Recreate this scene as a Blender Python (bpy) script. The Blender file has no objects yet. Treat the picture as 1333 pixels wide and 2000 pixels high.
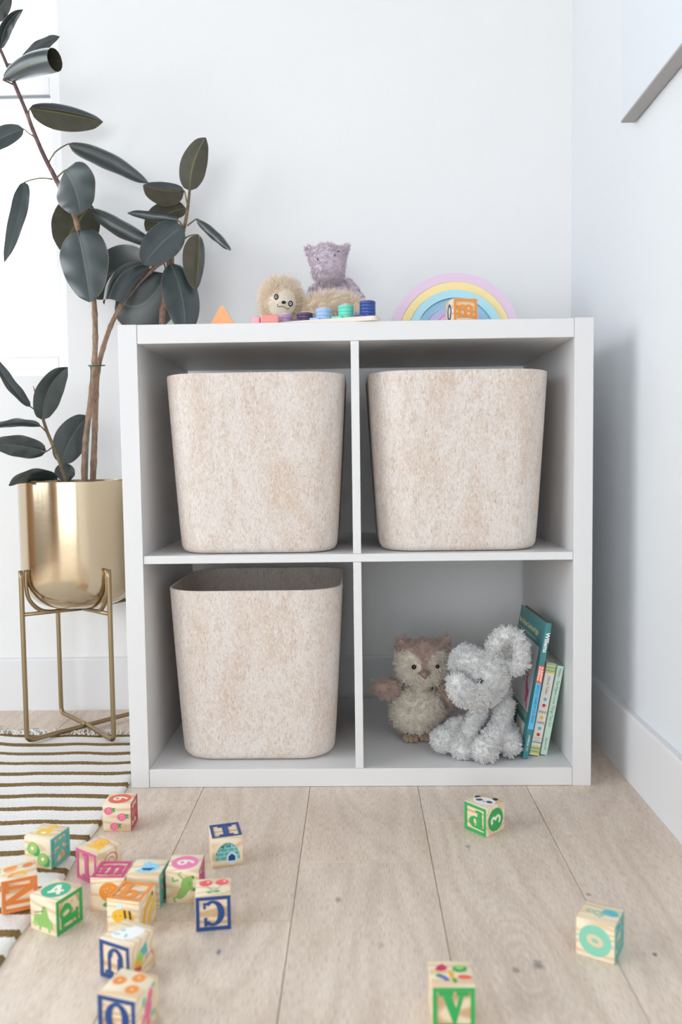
import bpy, bmesh, math, random
import numpy as np
from mathutils import Vector, Matrix

# ------------------------------------------------------------------ camera, world, light, exposure
SC = bpy.context.scene
COL = SC.collection
FOC = 1595.97                       # focal length in pixels of the 1333 x 2000 frame
CAM = Vector((0.37115, -1.28965, 0.52601))
RX, RY, RZ = -0.0626546, 0.0129896, 0.0189554
ROT = Matrix.Rotation(RZ, 3, 'Z') @ Matrix.Rotation(RX, 3, 'X') @ Matrix.Rotation(RY, 3, 'Y')
cam_data = bpy.data.cameras.new('camera')
cam = bpy.data.objects.new('camera', cam_data)
COL.objects.link(cam)
cam_data.sensor_fit = 'VERTICAL'
cam_data.sensor_height = 36.0
cam_data.lens = 36.0 * FOC / 2000.0
cam_data.clip_start = 0.02
cam_data.dof.use_dof = True
cam_data.dof.focus_distance = 1.36
cam_data.dof.aperture_fstop = 3.9
mw = (ROT @ Matrix.Rotation(math.pi / 2, 3, 'X')).to_4x4()
mw.translation = CAM
cam.matrix_world = mw
SC.camera = cam
SC.cycles.use_denoising = True
SC.cycles.max_bounces = 10
SC.cycles.diffuse_bounces = 6
SC.cycles.sample_clamp_indirect = 6.0
SC.view_settings.view_transform = 'Standard'
SC.view_settings.look = 'None'
SC.view_settings.gamma = 1.0
SC.view_settings.use_curve_mapping = False
SC.view_settings.exposure = 0.0

world = bpy.data.worlds.new('sky')
SC.world = world
world.use_nodes = True
wn = world.node_tree.nodes['Background']
wn.inputs[0].default_value = (0.90, 0.96, 1.0, 1)
wn.inputs[1].default_value = 4.2


def area(name, loc, target, sx, sy, power, color, spread=180):
    l = bpy.data.lights.new(name, 'AREA')
    l.shape = 'RECTANGLE'
    l.size, l.size_y, l.energy, l.color = sx, sy, power, color
    l.spread = math.radians(spread)
    o = bpy.data.objects.new(name, l)
    COL.objects.link(o)
    o.location = loc
    o.rotation_euler = (Vector(target) - Vector(loc)).to_track_quat('-Z', 'Y').to_euler()
    return o


# daylight coming in through the two big windows of the room (left wall and the wall behind the camera)
area('daylight_left_window', (-2.36, -1.4, 1.30), (0.1, -0.7, 0.25), 1.9, 1.5, 25, (0.84, 0.92, 1.0))
area('daylight_rear_window', (-0.40, -3.26, 0.75), (0.1, 0.0, 0.62), 1.7, 0.9, 8.5, (1.0, 0.97, 0.94))


# ------------------------------------------------------------------ pixel -> point on a real plane
def ray(x, y):
    return ROT @ Vector(((x - 666.5) / FOC, 1.0, -(y - 1000.0) / FOC))


def at(x, y, Y):
    d = ray(x, y)
    return CAM + d * ((Y - CAM.y) / d.y)


def atz(x, y, Z):
    d = ray(x, y)
    return CAM + d * ((Z - CAM.z) / d.z)


def ppm(Y):
    return FOC / (Y - CAM.y)        # pixels per metre at depth Y


# ------------------------------------------------------------------ materials
def srgb(r, g, b):
    def f(c):
        c /= 255.0
        return c / 12.92 if c <= .04045 else ((c + .055) / 1.055) ** 2.4
    return (f(r), f(g), f(b), 1)


MATS = {}


def mat(name, col, rough=.5, metal=0.0, spec=.5, sheen=0.0, bump=None, coat=0.0, sss=0.0):
    if name in MATS:
        return MATS[name]
    m = bpy.data.materials.new(name)
    m.use_nodes = True
    nt = m.node_tree
    b = nt.nodes['Principled BSDF']
    b.inputs['Base Color'].default_value = srgb(*col)
    b.inputs['Roughness'].default_value = rough
    b.inputs['Metallic'].default_value = metal
    b.inputs['Specular IOR Level'].default_value = spec
    b.inputs['Sheen Weight'].default_value = sheen
    b.inputs['Coat Weight'].default_value = coat
    if bump:
        sc, st = bump
        n = nt.nodes.new('ShaderNodeTexNoise')
        n.inputs['Scale'].default_value = sc
        n.inputs['Detail'].default_value = 3
        tc = nt.nodes.new('ShaderNodeTexCoord')
        nt.links.new(tc.outputs['Object'], n.inputs['Vector'])
        bp = nt.nodes.new('ShaderNodeBump')
        bp.inputs['Strength'].default_value = st
        bp.inputs['Distance'].default_value = .002
        nt.links.new(n.outputs['Fac'], bp.inputs['Height'])
        nt.links.new(bp.outputs['Normal'], b.inputs['Normal'])
    MATS[name] = m
    return m


class NT:
    """small helper to wire node trees"""

    def __init__(s, m):
        s.t = m.node_tree
        s.b = s.t.nodes['Principled BSDF']

    def n(s, typ, ins=None, **kw):
        nd = s.t.nodes.new('ShaderNode' + typ)
        for k, v in kw.items():
            setattr(nd, k, v)
        for k, v in (ins or {}).items():
            if isinstance(v, bpy.types.NodeSocket):
                s.t.links.new(v, nd.inputs[k])
            else:
                nd.inputs[k].default_value = v
        return nd

    def link(s, a, b):
        s.t.links.new(a, b)

    def ramp(s, fac, stops):
        r = s.n('ValToRGB', {'Fac': fac})
        e = r.color_ramp.elements
        while len(e) > 1:
            e.remove(e[0])
        e[0].position, e[0].color = stops[0]
        for p, c in stops[1:]:
            q = e.new(p)
            q.color = c
        return r.outputs['Color']

    def mix(s, f, a, b, mode='MIX'):
        m = s.n('MixRGB', {'Fac': f, 'Color1': a, 'Color2': b}, blend_type=mode)
        return m.outputs['Color']

    def math(s, op, a, b=0.0, c=0.0):
        return s.n('Math', {0: a, 1: b, 2: c}, operation=op).outputs[0]


white_lam = mat('white_laminate', (222, 221, 221), .42, spec=.35)
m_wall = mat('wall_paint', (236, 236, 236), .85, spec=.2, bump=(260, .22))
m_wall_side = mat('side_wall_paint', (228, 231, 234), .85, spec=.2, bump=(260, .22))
m_trim = mat('trim_paint', (229, 229, 231), .5, spec=.3)
m_frame = mat('window_frame_paint', (250, 250, 251), .5)
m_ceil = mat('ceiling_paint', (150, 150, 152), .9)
m_far = mat('far_wall_paint', (176, 172, 168), .9)
m_gap = mat('floor_joint', (112, 96, 82), .9)


def make_floor_mat():
    m = bpy.data.materials.new('oak_plank')
    m.use_nodes = True
    w = NT(m)
    tc = w.n('TexCoord')
    geo = w.n('NewGeometry')
    oi = w.n('ObjectInfo')
    off = w.n('Combine' + 'XYZ', {0: w.math('MULTIPLY', oi.outputs['Random'], 7.3), 1: w.math('MULTIPLY', oi.outputs['Random'], 31.7), 2: 0.0})
    pos = w.n('VectorMath', {0: geo.outputs['Position'], 1: off.outputs[0]}, operation='ADD').outputs[0]
    # cathedral figure: distorted rings stretched along the plank
    mp = w.n('Mapping', {'Vector': pos, 'Scale': (7.0, 1.3, 1.0)})
    n1 = w.n('TexNoise', {'Vector': mp.outputs[0], 'Scale': 1.0, 'Detail': 1.5, 'Distortion': .3})
    rings = w.math('SINE', w.math('MULTIPLY', n1.outputs['Fac'], 80.0))
    rings = w.math('POWER', w.math('MULTIPLY_ADD', rings, .5, .5), 2.0)
    # fine wire-brushed streaks
    mp2 = w.n('Mapping', {'Vector': pos, 'Scale': (760.0, 70.0, 1.0)})
    n2 = w.n('TexNoise', {'Vector': mp2.outputs[0], 'Scale': 1.0, 'Detail': 3.0})
    mp3 = w.n('Mapping', {'Vector': pos, 'Scale': (60.0, 5.0, 1.0)})
    n3 = w.n('TexNoise', {'Vector': mp3.outputs[0], 'Scale': 1.0, 'Detail': 4.0})
    n4 = w.n('TexNoise', {'Vector': pos, 'Scale': 3.0, 'Detail': 2.0})
    base = w.ramp(n4.outputs['Fac'], [(.3, srgb(225, 207, 190)), (.7, srgb(232, 216, 201))])
    c = w.mix(w.math('MULTIPLY', rings, .38), base, srgb(202, 182, 163))
    c = w.mix(w.ramp(n2.outputs['Fac'], [(.50, (0, 0, 0, 1)), (.66, (.42, .42, .42, 1))]), c, srgb(246, 238, 228))
    c = w.mix(w.ramp(n2.outputs['Fac'], [(.32, (.38, .38, .38, 1)), (.47, (0, 0, 0, 1))]), c, srgb(166, 146, 128))
    c = w.mix(w.ramp(n3.outputs['Fac'], [(.35, (.25, .25, .25, 1)), (.6, (0, 0, 0, 1))]), c, srgb(180, 160, 142))
    # oval figure swirling around the pair of knots on the right
    kp = atz(1022, 1880, 0.0)
    v = w.n('VectorMath', {0: geo.outputs['Position'], 1: (kp.x, kp.y, 0)}, operation='SUBTRACT').outputs[0]
    v = w.n('VectorMath', {0: v, 1: (1 / .030, 1 / .085, 0)}, operation='MULTIPLY').outputs[0]
    d = w.n('VectorMath', {0: v}, operation='LENGTH').outputs['Value']
    nk = w.n('TexNoise', {'Vector': geo.outputs['Position'], 'Scale': 30.0, 'Detail': 2.0})
    dd = w.math('ADD', d, w.math('MULTIPLY', nk.outputs['Fac'], .7))
    swirl = w.math('MULTIPLY', w.math('MULTIPLY_ADD', w.math('SINE', w.math('MULTIPLY', dd, 26.0)), .5, .5),
                   w.ramp(w.math('MULTIPLY', d, .4), [(.1, (.5, .5, .5, 1)), (1.0, (0, 0, 0, 1))]))
    c = w.mix(swirl, c, srgb(196, 182, 170))
    tint = w.ramp(oi.outputs['Random'], [(0, (.97, .97, .97, 1)), (1, (1.02, 1.02, 1.02, 1))])
    c = w.mix(1.0, c, tint, 'MULTIPLY')
    # knots: dark wood spots that belong to particular boards
    wob = w.n('TexNoise', {'Vector': geo.outputs['Position'], 'Scale': 120.0, 'Detail': 2.0})
    for (kx, ky, sx, sy, col, amt) in (
            (660, 1757, .0045, .008, (118, 122, 124), .7), (1052, 1885, .0075, .011, (112, 106, 102), .7),
            (1008, 1893, .005, .007, (122, 116, 112), .65), (915, 1655, .004, .010, (140, 130, 118), .6),
            (1281, 1864, .0035, .004, (80, 62, 60), .85), (428, 1858, .003, .008, (92, 112, 138), .8),
            (470, 1848, .007, .007, (214, 196, 176), .7), (1150, 1747, .004, .004, (120, 98, 84), .8),
            (745, 1845, .005, .008, (158, 138, 120), .5), (897, 1675, .0015, .0015, (110, 74, 50), .8)):
        p = atz(kx, ky, 0.0)
        v = w.n('VectorMath', {0: geo.outputs['Position'], 1: (p.x, p.y, 0)}, operation='SUBTRACT').outputs[0]
        v = w.n('VectorMath', {0: v, 1: (1 / sx, 1 / sy, 0)}, operation='MULTIPLY').outputs[0]
        d = w.n('VectorMath', {0: v}, operation='LENGTH').outputs['Value']
        d = w.math('ADD', d, w.math('MULTIPLY_ADD', wob.outputs['Fac'], 1.6, -.8))
        core = w.ramp(d, [(.25, (amt, amt, amt, 1)), (1.0, (0, 0, 0, 1))])
        c = w.mix(core, c, srgb(*col))
    w.link(c, w.b.inputs['Base Color'])
    w.b.inputs['Roughness'].default_value = .46
    w.b.inputs['Specular IOR Level'].default_value = .35
    bp = w.n('Bump', {'Strength': .35, 'Distance': .0006, 'Height': n2.outputs['Fac']})
    w.link(bp.outputs[0], w.b.inputs['Normal'])
    return m


def make_felt(name, seed):
    m = bpy.data.materials.new(name)
    m.use_nodes = True
    w = NT(m)
    tc = w.n('TexCoord')
    pos = w.n('VectorMath', {0: tc.outputs['Object'], 1: (seed, seed * 2.3, seed)}, operation='ADD').outputs[0]
    mp = w.n('Mapping', {'Vector': pos, 'Scale': (1.0, 1.0, .38)})
    n1 = w.n('TexNoise', {'Vector': mp.outputs[0], 'Scale': 80.0, 'Detail': 5.0, 'Roughness': .7, 'Distortion': .4})
    n2 = w.n('TexNoise', {'Vector': mp.outputs[0], 'Scale': 420.0, 'Detail': 4.0, 'Roughness': .75, 'Distortion': .8})
    n3 = w.n('TexNoise', {'Vector': mp.outputs[0], 'Scale': 22.0, 'Detail': 4.0})
    base = srgb(219, 210, 203)
    c = w.mix(w.ramp(n1.outputs['Fac'], [(.50, (0, 0, 0, 1)), (.70, (.62, .62, .62, 1))]), base, srgb(196, 173, 154))
    c = w.mix(w.ramp(n3.outputs['Fac'], [(.48, (0, 0, 0, 1)), (.72, (.6, .6, .6, 1))]), c, srgb(203, 180, 161))
    c = w.mix(w.ramp(n2.outputs['Fac'], [(.53, (0, 0, 0, 1)), (.66, (.72, .72, .72, 1))]), c, srgb(180, 154, 132))
    c = w.mix(w.ramp(n2.outputs['Fac'], [(.34, (.7, .7, .7, 1)), (.47, (0, 0, 0, 1))]), c, srgb(236, 231, 226))
    w.link(c, w.b.inputs['Base Color'])
    w.b.inputs['Roughness'].default_value = .95
    w.b.inputs['Sheen Weight'].default_value = .15
    w.b.inputs['Specular IOR Level'].default_value = .1
    bp = w.n('Bump', {'Strength': .3, 'Distance': .0008, 'Height': n2.outputs['Fac']})
    w.link(bp.outputs[0], w.b.inputs['Normal'])
    return m


def make_pine(name, dark=False):
    m = bpy.data.materials.new(name)
    m.use_nodes = True
    w = NT(m)
    tc = w.n('TexCoord')
    oi = w.n('ObjectInfo')
    off = w.n('CombineXYZ', {0: w.math('MULTIPLY', oi.outputs['Random'], 3.1), 1: w.math('MULTIPLY', oi.outputs['Random'], 9.7), 2: oi.outputs['Random']})
    pos = w.n('VectorMath', {0: tc.outputs['Object'], 1: off.outputs[0]}, operation='ADD').outputs[0]
    mp = w.n('Mapping', {'Vector': pos, 'Scale': (.16, 1.0, 1.0), 'Rotation': (.5, .12, .1)})
    n1 = w.n('TexNoise', {'Vector': mp.outputs[0], 'Scale': 26.0, 'Detail': 1.0})
    band = w.math('MULTIPLY_ADD', w.math('SINE', w.math('MULTIPLY', n1.outputs['Fac'], 60.0)), .5, .5)
    if dark:
        c = w.ramp(band, [(.25, srgb(234, 214, 184)), (.9, srgb(204, 168, 128))])
    else:
        c = w.ramp(band, [(.35, srgb(240, 225, 198)), (.95, srgb(224, 196, 158))])
    w.link(c, w.b.inputs['Base Color'])
    w.b.inputs['Roughness'].default_value = .5
    return m


def make_leaf(name, top):
    m = bpy.data.materials.new(name)
    m.use_nodes = True
    w = NT(m)
    uv = w.n('UVMap')
    sep = w.n('SeparateXYZ', {0: uv.outputs[0]})
    u = w.math('ABSOLUTE', w.math('SUBTRACT', sep.outputs[0], .5))        # 0 at the rib, .5 at the margin
    v = sep.outputs[1]
    ribw = .016 if top else .022
    rib = w.math('LESS_THAN', u, ribw)
    # side veins, slanting forward
    ph = w.math('SUBTRACT', w.math('MULTIPLY', v, 30.0), w.math('MULTIPLY', u, 12.0))
    vein = w.math('POWER', w.math('MULTIPLY_ADD', w.math('SINE', w.math('MULTIPLY', ph, 6.283)), .5, .5), 3.0)
    oi = w.n('ObjectInfo')
    tc = w.n('TexCoord')
    nz = w.n('TexNoise', {'Vector': tc.outputs['Object'], 'Scale': 45.0, 'Detail': 2.0})
    if top:
        c = w.ramp(nz.outputs['Fac'], [(.3, srgb(34, 46, 49)), (.7, srgb(47, 61, 63))])
        c = w.mix(w.math('MULTIPLY', vein, .13), c, srgb(84, 100, 102))
        c = w.mix(w.math('MULTIPLY', rib, .6), c, srgb(112, 122, 104))
        rough = .42
        w.b.inputs['Coat Weight'].default_value = .9
        w.b.inputs['Coat Roughness'].default_value = .34
        w.b.inputs['Coat IOR'].default_value = 1.6
    else:
        c = w.ramp(nz.outputs['Fac'], [(.3, srgb(74, 76, 66)), (.7, srgb(96, 90, 78))])
        c = w.mix(w.math('MULTIPLY', vein, .15), c, srgb(128, 118, 98))
        c = w.mix(w.math('MULTIPLY', rib, .8), c, srgb(140, 132, 84))
        rough = .5
    edge = w.math('GREATER_THAN', u, .485)
    c = w.mix(w.math('MULTIPLY', edge, .55), c, srgb(150, 118, 100))
    w.link(c, w.b.inputs['Base Color'])
    w.b.inputs['Roughness'].default_value = rough
    w.b.inputs['Specular IOR Level'].default_value = .7 if top else .3
    bp = w.n('Bump', {'Strength': .06, 'Distance': .0004, 'Height': vein})
    w.link(bp.outputs[0], w.b.inputs['Normal'])
    # thin blade: a little daylight comes through it
    tr = w.n('BsdfTranslucent', {'Color': srgb(120, 150, 120)})
    mx = w.n('MixShader', {0: .16})
    w.link(w.b.outputs[0], mx.inputs[1])
    w.link(tr.outputs[0], mx.inputs[2])
    w.link(mx.outputs[0], w.t.nodes['Material Output'].inputs['Surface'])
    return m


def make_fur(name, c1, c2):
    """strand tint varies with the UV u written per strand"""
    m = bpy.data.materials.new(name)
    m.use_nodes = True
    w = NT(m)
    uv = w.n('UVMap')
    sep = w.n('SeparateXYZ', {0: uv.outputs[0]})
    c = w.mix(sep.outputs[0], srgb(*c1), srgb(*c2))
    w.link(c, w.b.inputs['Base Color'])
    w.b.inputs['Roughness'].default_value = .85
    w.b.inputs['Sheen Weight'].default_value = .3
    w.b.inputs['Specular IOR Level'].default_value = .15
    return m


def make_bark(name, c1, c2):
    m = bpy.data.materials.new(name)
    m.use_nodes = True
    w = NT(m)
    tc = w.n('TexCoord')
    mp = w.n('Mapping', {'Vector': tc.outputs['Object'], 'Scale': (1, 1, .35)})
    n = w.n('TexNoise', {'Vector': mp.outputs[0], 'Scale': 240.0, 'Detail': 4.0})
    n2 = w.n('TexNoise', {'Vector': tc.outputs['Object'], 'Scale': 40.0, 'Detail': 3.0})
    c = w.ramp(n.outputs['Fac'], [(.35, srgb(*c1)), (.65, srgb(*c2))])
    c = w.mix(w.ramp(n2.outputs['Fac'], [(.5, (0, 0, 0, 1)), (.7, (.5, .5, .5, 1))]), c, srgb(178, 146, 120))
    w.link(c, w.b.inputs['Base Color'])
    w.b.inputs['Roughness'].default_value = .75
    bp = w.n('Bump', {'Strength': .6, 'Distance': .001, 'Height': n.outputs['Fac']})
    w.link(bp.outputs[0], w.b.inputs['Normal'])
    return m


def make_rug():
    m = bpy.data.materials.new('woven_rug')
    m.use_nodes = True
    w = NT(m)
    uv = w.n('UVMap')                       # u = x in metres, v = y in metres, both before the rug is bent
    nz = w.n('TexNoise', {'Vector': uv.outputs[0], 'Scale': 9.0, 'Detail': 2.0})
    nf = w.n('TexNoise', {'Vector': uv.outputs[0], 'Scale': 420.0, 'Detail': 2.0})
    sep = w.n('SeparateXYZ', {0: uv.outputs[0]})
    y = w.math('ADD', sep.outputs[1], w.math('MULTIPLY_ADD', nz.outputs['Fac'], .010, -.005))
    y = w.math('ADD', y, w.math('MULTIPLY_ADD', nf.outputs['Fac'], .006, -.003))
    ph = w.math('MODULO', w.math('ADD', w.math('SUBTRACT', .2465, y), .0), .0470)
    stripe = w.math('LESS_THAN', w.math('ABSOLUTE', ph), .0145)
    brown = w.ramp(nf.outputs['Fac'], [(.35, srgb(104, 82, 50)), (.62, srgb(146, 122, 82))])
    cream = w.ramp(nf.outputs['Fac'], [(.3, srgb(226, 223, 219)), (.6, srgb(240, 238, 236))])
    w.link(w.mix(stripe, cream, brown), w.b.inputs['Base Color'])
    w.b.inputs['Roughness'].default_value = .95
    w.b.inputs['Specular IOR Level'].default_value = .1
    mp = w.n('Mapping', {'Vector': uv.outputs[0], 'Scale': (1.0, 1.0, 1.0)})
    wv = w.n('TexNoise', {'Vector': mp.outputs[0], 'Scale': 260.0, 'Detail': 3.0})
    bp = w.n('Bump', {'Strength': .5, 'Distance': .0015, 'Height': wv.outputs['Fac']})
    w.link(bp.outputs[0], w.b.inputs['Normal'])
    return m


def make_brass(name, rough, col=(208, 190, 162)):
    m = bpy.data.materials.new(name)
    m.use_nodes = True
    w = NT(m)
    tc = w.n('TexCoord')
    mp = w.n('Mapping', {'Vector': tc.outputs['Object'], 'Scale': (60, 60, 900)})
    n = w.n('TexNoise', {'Vector': mp.outputs[0], 'Scale': 1.0, 'Detail': 2.0})
    w.b.inputs['Base Color'].default_value = srgb(*col)
    w.b.inputs['Metallic'].default_value = 1.0
    r = w.math('MULTIPLY_ADD', n.outputs['Fac'], .10, rough)
    w.link(r, w.b.inputs['Roughness'])
    bp = w.n('Bump', {'Strength': .015, 'Distance': .0004, 'Height': n.outputs['Fac']})
    w.link(bp.outputs[0], w.b.inputs['Normal'])
    return m


def make_glass():
    m = bpy.data.materials.new('window_glass')
    m.use_nodes = True
    w = NT(m)
    tr = w.n('BsdfTransparent', {'Color': (.97, .98, .98, 1)})
    gl = w.n('BsdfGlossy', {'Roughness': .02})
    mx = w.n('MixShader', {0: .06})
    w.link(tr.outputs[0], mx.inputs[1])
    w.link(gl.outputs[0], mx.inputs[2])
    w.link(mx.outputs[0], w.t.nodes['Material Output'].inputs['Surface'])
    return m


m_floor = make_floor_mat()
m_pine = make_pine('pine_wood')
m_pine_dark = make_pine('carved_pine', True)
m_leaf_top = make_leaf('leaf_upper_side', True)
m_leaf_bot = make_leaf('leaf_underside', False)
m_rug = make_rug()
m_brass = make_brass('brushed_brass', .11)
m_brass_stand = make_brass('brass_tube', .33, (164, 144, 112))
m_glass = make_glass()


# ------------------------------------------------------------------ mesh builder
class MB:
    def __init__(s):
        s.v, s.f, s.m, s.sm, s.uv = [], [], [], [], {}

    def add(s, vs, fs, mi=0, smooth=False, uvs=None):
        o = len(s.v)
        s.v += [tuple(p) for p in vs]
        for k, f in enumerate(fs):
            if uvs is not None:
                s.uv[len(s.f)] = [uvs[i] for i in f]
            s.f.append([i + o for i in f])
            s.m.append(mi)
            s.sm.append(smooth)

    def box(s, a, b, mi=0):
        (x0, y0, z0), (x1, y1, z1) = a, b
        s.add([(x0, y0, z0), (x1, y0, z0), (x1, y1, z0), (x0, y1, z0), (x0, y0, z1), (x1, y0, z1), (x1, y1, z1), (x0, y1, z1)],
              [(0, 3, 2, 1), (4, 5, 6, 7), (0, 1, 5, 4), (1, 2, 6, 5), (2, 3, 7, 6), (3, 0, 4, 7)], mi)

    def rbox(s, a, b, r=.001, mi=0, seg=2, M=None):
        bm = bmesh.new()
        bmesh.ops.create_cube(bm, size=1)
        c = [(a[i] + b[i]) / 2 for i in range(3)]
        d = [b[i] - a[i] for i in range(3)]
        for v in bm.verts:
            v.co = Vector((c[0] + v.co.x * d[0], c[1] + v.co.y * d[1], c[2] + v.co.z * d[2]))
        bmesh.ops.bevel(bm, geom=bm.edges[:], offset=r, segments=seg, affect='EDGES', profile=.5)
        bm.normal_update()
        flat = [max(abs(x) for x in f.normal) > .999 for f in bm.faces]
        k0 = len(s.sm)
        s.bm(bm, mi, True, M)
        for i, q in enumerate(flat):
            s.sm[k0 + i] = not q

    def bm(s, bm, mi=0, smooth=False, M=None):
        bm.verts.index_update()
        vs = [(M @ v.co if M else v.co.copy()) for v in bm.verts]
        s.add(vs, [[v.index for v in f.verts] for f in bm.faces], mi, smooth)
        bm.free()

    def tube(s, pts, rad, n=8, mi=0, caps=True):
        pts = [Vector(p) for p in pts]
        if not hasattr(rad, '__len__'):
            rad = [rad] * len(pts)
        vs, fs = [], []
        up = None
        for i, p in enumerate(pts):
            t = (pts[min(i + 1, len(pts) - 1)] - pts[max(i - 1, 0)]).normalized()
            if up is None:
                up = t.orthogonal().normalized()
            up = (up - t * up.dot(t)).normalized()
            w = t.cross(up)
            for k in range(n):
                a = 2 * math.pi * k / n
                vs.append(p + (up * math.cos(a) + w * math.sin(a)) * rad[i])
        for i in range(len(pts) - 1):
            for k in range(n):
                fs.append((i * n + k, i * n + (k + 1) % n, (i + 1) * n + (k + 1) % n, (i + 1) * n + k))
        if caps:
            fs.append(tuple(range(n - 1, -1, -1)))
            fs.append(tuple(range((len(pts) - 1) * n, len(pts) * n)))
        s.add(vs, fs, mi, True)

    def lathe(s, prof, c=(0, 0, 0), n=48, mi=0):
        vs, fs = [], []
        for r, z in prof:
            for k in range(n):
                a = 2 * math.pi * k / n
                vs.append((c[0] + r * math.cos(a), c[1] + r * math.sin(a), c[2] + z))
        for i in range(len(prof) - 1):
            for k in range(n):
                fs.append((i * n + k, i * n + (k + 1) % n, (i + 1) * n + (k + 1) % n, (i + 1) * n + k))
        s.add(vs, fs, mi, True)

    def prism(s, poly, z0, z1, mi=0, M=None, smooth=False):
        """poly: 2D outline; extruded from z0 to z1 in the frame M"""
        n = len(poly)
        vs = [Vector((x, y, z0)) for x, y in poly] + [Vector((x, y, z1)) for x, y in poly]
        if M:
            vs = [M @ v for v in vs]
        fs = [tuple(range(n - 1, -1, -1)), tuple(range(n, 2 * n))] + [(i, (i + 1) % n, n + (i + 1) % n, n + i) for i in range(n)]
        s.add(vs, fs, mi, smooth)

    def build(s, name, mats, parent=None, autosmooth=False):
        me = bpy.data.meshes.new(name)
        me.from_pydata(s.v, [], s.f)
        if not isinstance(mats, (list, tuple)):
            mats = [mats]
        for m in mats:
            me.materials.append(m)
        me.polygons.foreach_set('material_index', s.m)
        me.polygons.foreach_set('use_smooth', s.sm)
        if s.uv:
            ul = me.uv_layers.new(name='UVMap')
            d = ul.data
            for pi, uvs in s.uv.items():
                ls = me.polygons[pi].loop_start
                for k, q in enumerate(uvs):
                    d[ls + k].uv = q
        me.update()
        if autosmooth:
            try:
                me.set_sharp_from_angle(angle=math.radians(38))
            except Exception:
                pass
        o = bpy.data.objects.new(name, me)
        COL.objects.link(o)
        if parent:
            o.parent = parent
        return o


def root(name, label, cat, loc=(0, 0, 0), rot=(0, 0, 0), group=None):
    o = bpy.data.objects.new(name, None)
    o.empty_display_size = .02
    COL.objects.link(o)
    o.location = loc
    o.rotation_euler = rot
    return tag(o, label, cat, group)


def tag(o, label, cat, group=None):
    o['label'] = label
    o['category'] = cat
    if group:
        o['group'] = group
    return o


def struct(o, label=None):
    o['kind'] = 'structure'
    if label:
        o['label'] = label
    return o


def smoothpath(pts, k=6):
    """Catmull-Rom through the points"""
    P = [Vector(p) for p in pts]
    out = []
    for i in range(len(P) - 1):
        a, b, c, d = P[max(i - 1, 0)], P[i], P[i + 1], P[min(i + 2, len(P) - 1)]
        for j in range(k):
            t = j / k
            out.append(.5 * ((2 * b) + (c - a) * t + (2 * a - 5 * b + 4 * c - d) * t * t + (3 * b - a - 3 * c + d) * t ** 3))
    out.append(P[-1])
    return out


def lerp_list(vals, n):
    return [float(np.interp(i / (n - 1), np.linspace(0, 1, len(vals)), vals)) for i in range(n)]


# ------------------------------------------------------------------ room
WY, WX = .4331, .8197            # back wall plane, right wall plane
XL, YF, ZC = -2.32, -3.22, 2.5     # left wall, wall behind the camera, ceiling
WIN_R, WIN_B, WIN_L, WIN_T = -.2305, .7115, -1.45, 2.15

fl = MB()
fl.box((XL - .1, YF - .1, -.03), (WX + .15, WY + .15, -.012))
floor = struct(fl.build('floor', m_gap), 'pale washed oak plank floor')
random.seed(4)
xs = [.8197, .6390, .4650, .2910, .1180]
while xs[-1] > XL:
    xs.append(xs[-1] - .1735)
joints = {0: [.12, -1.02], 1: [-.1281], 2: [-.2483], 3: [-.3841], 4: [-.05]}
for i in range(len(xs) - 1):
    x1, x0 = xs[i], xs[i + 1]
    js = joints.get(i, [random.uniform(-.9, .3)])
    ys = [WY] + [j for j in js]
    while ys[-1] > YF:
        ys.append(ys[-1] - random.uniform(1.2, 1.7))
    if i == 1:
        ys = [WY, -.1281, -1.5, -2.9, -3.8]
    for k in range(len(ys) - 1):
        y1, y0 = ys[k], max(ys[k + 1], YF)
        if y1 - y0 < .02:
            continue
        b = MB()
        g = .00035
        b.rbox((x0 + g, y0 + g, -.014), (x1 - g, y1 - g, 0.0), .0005, seg=1)
        b.build('plank', m_floor, floor)

w = MB()                                   # back wall with the window opening
w.box((XL, WY, 0), (WIN_L, WY + .14, ZC))
w.box((WIN_L, WY, 0), (WIN_R, WY + .14, WIN_B))
w.box((WIN_L, WY, WIN_T), (WIN_R, WY + .14, ZC))
w.box((WIN_R, WY, 0), (WX + .1, WY + .14, ZC))
struct(w.build('wall_back', m_wall), 'off-white painted wall behind the cube shelf')
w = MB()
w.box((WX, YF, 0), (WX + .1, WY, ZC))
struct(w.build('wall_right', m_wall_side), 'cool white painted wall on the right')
w = MB()                                   # left wall: window opening y -2.4..-.3
w.box((XL - .1, YF, 0), (XL, -2.5, ZC))
w.box((XL - .1, -.3, 0), (XL, WY + .14, ZC))
w.box((XL - .1, -2.5, 0), (XL, -.3, .35))
w.box((XL - .1, -2.5, 2.25), (XL, -.3, ZC))
struct(w.build('wall_left', m_far))
w = MB()                                   # rear wall: glass door opening
w.box((XL, YF - .1, 0), (-1.5, YF, ZC))
w.box((.7, YF - .1, 0), (WX + .1, YF, ZC))
w.box((-1.5, YF - .1, 1.45), (.7, YF, ZC))
w.box((-1.5, YF - .1, 0), (.7, YF, .12))
struct(w.build('wall_front', m_far))
w = MB()
w.box((XL - .1, YF - .1, ZC), (WX + .15, WY + .15, ZC + .05))
struct(w.build('ceiling', m_ceil))

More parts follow.
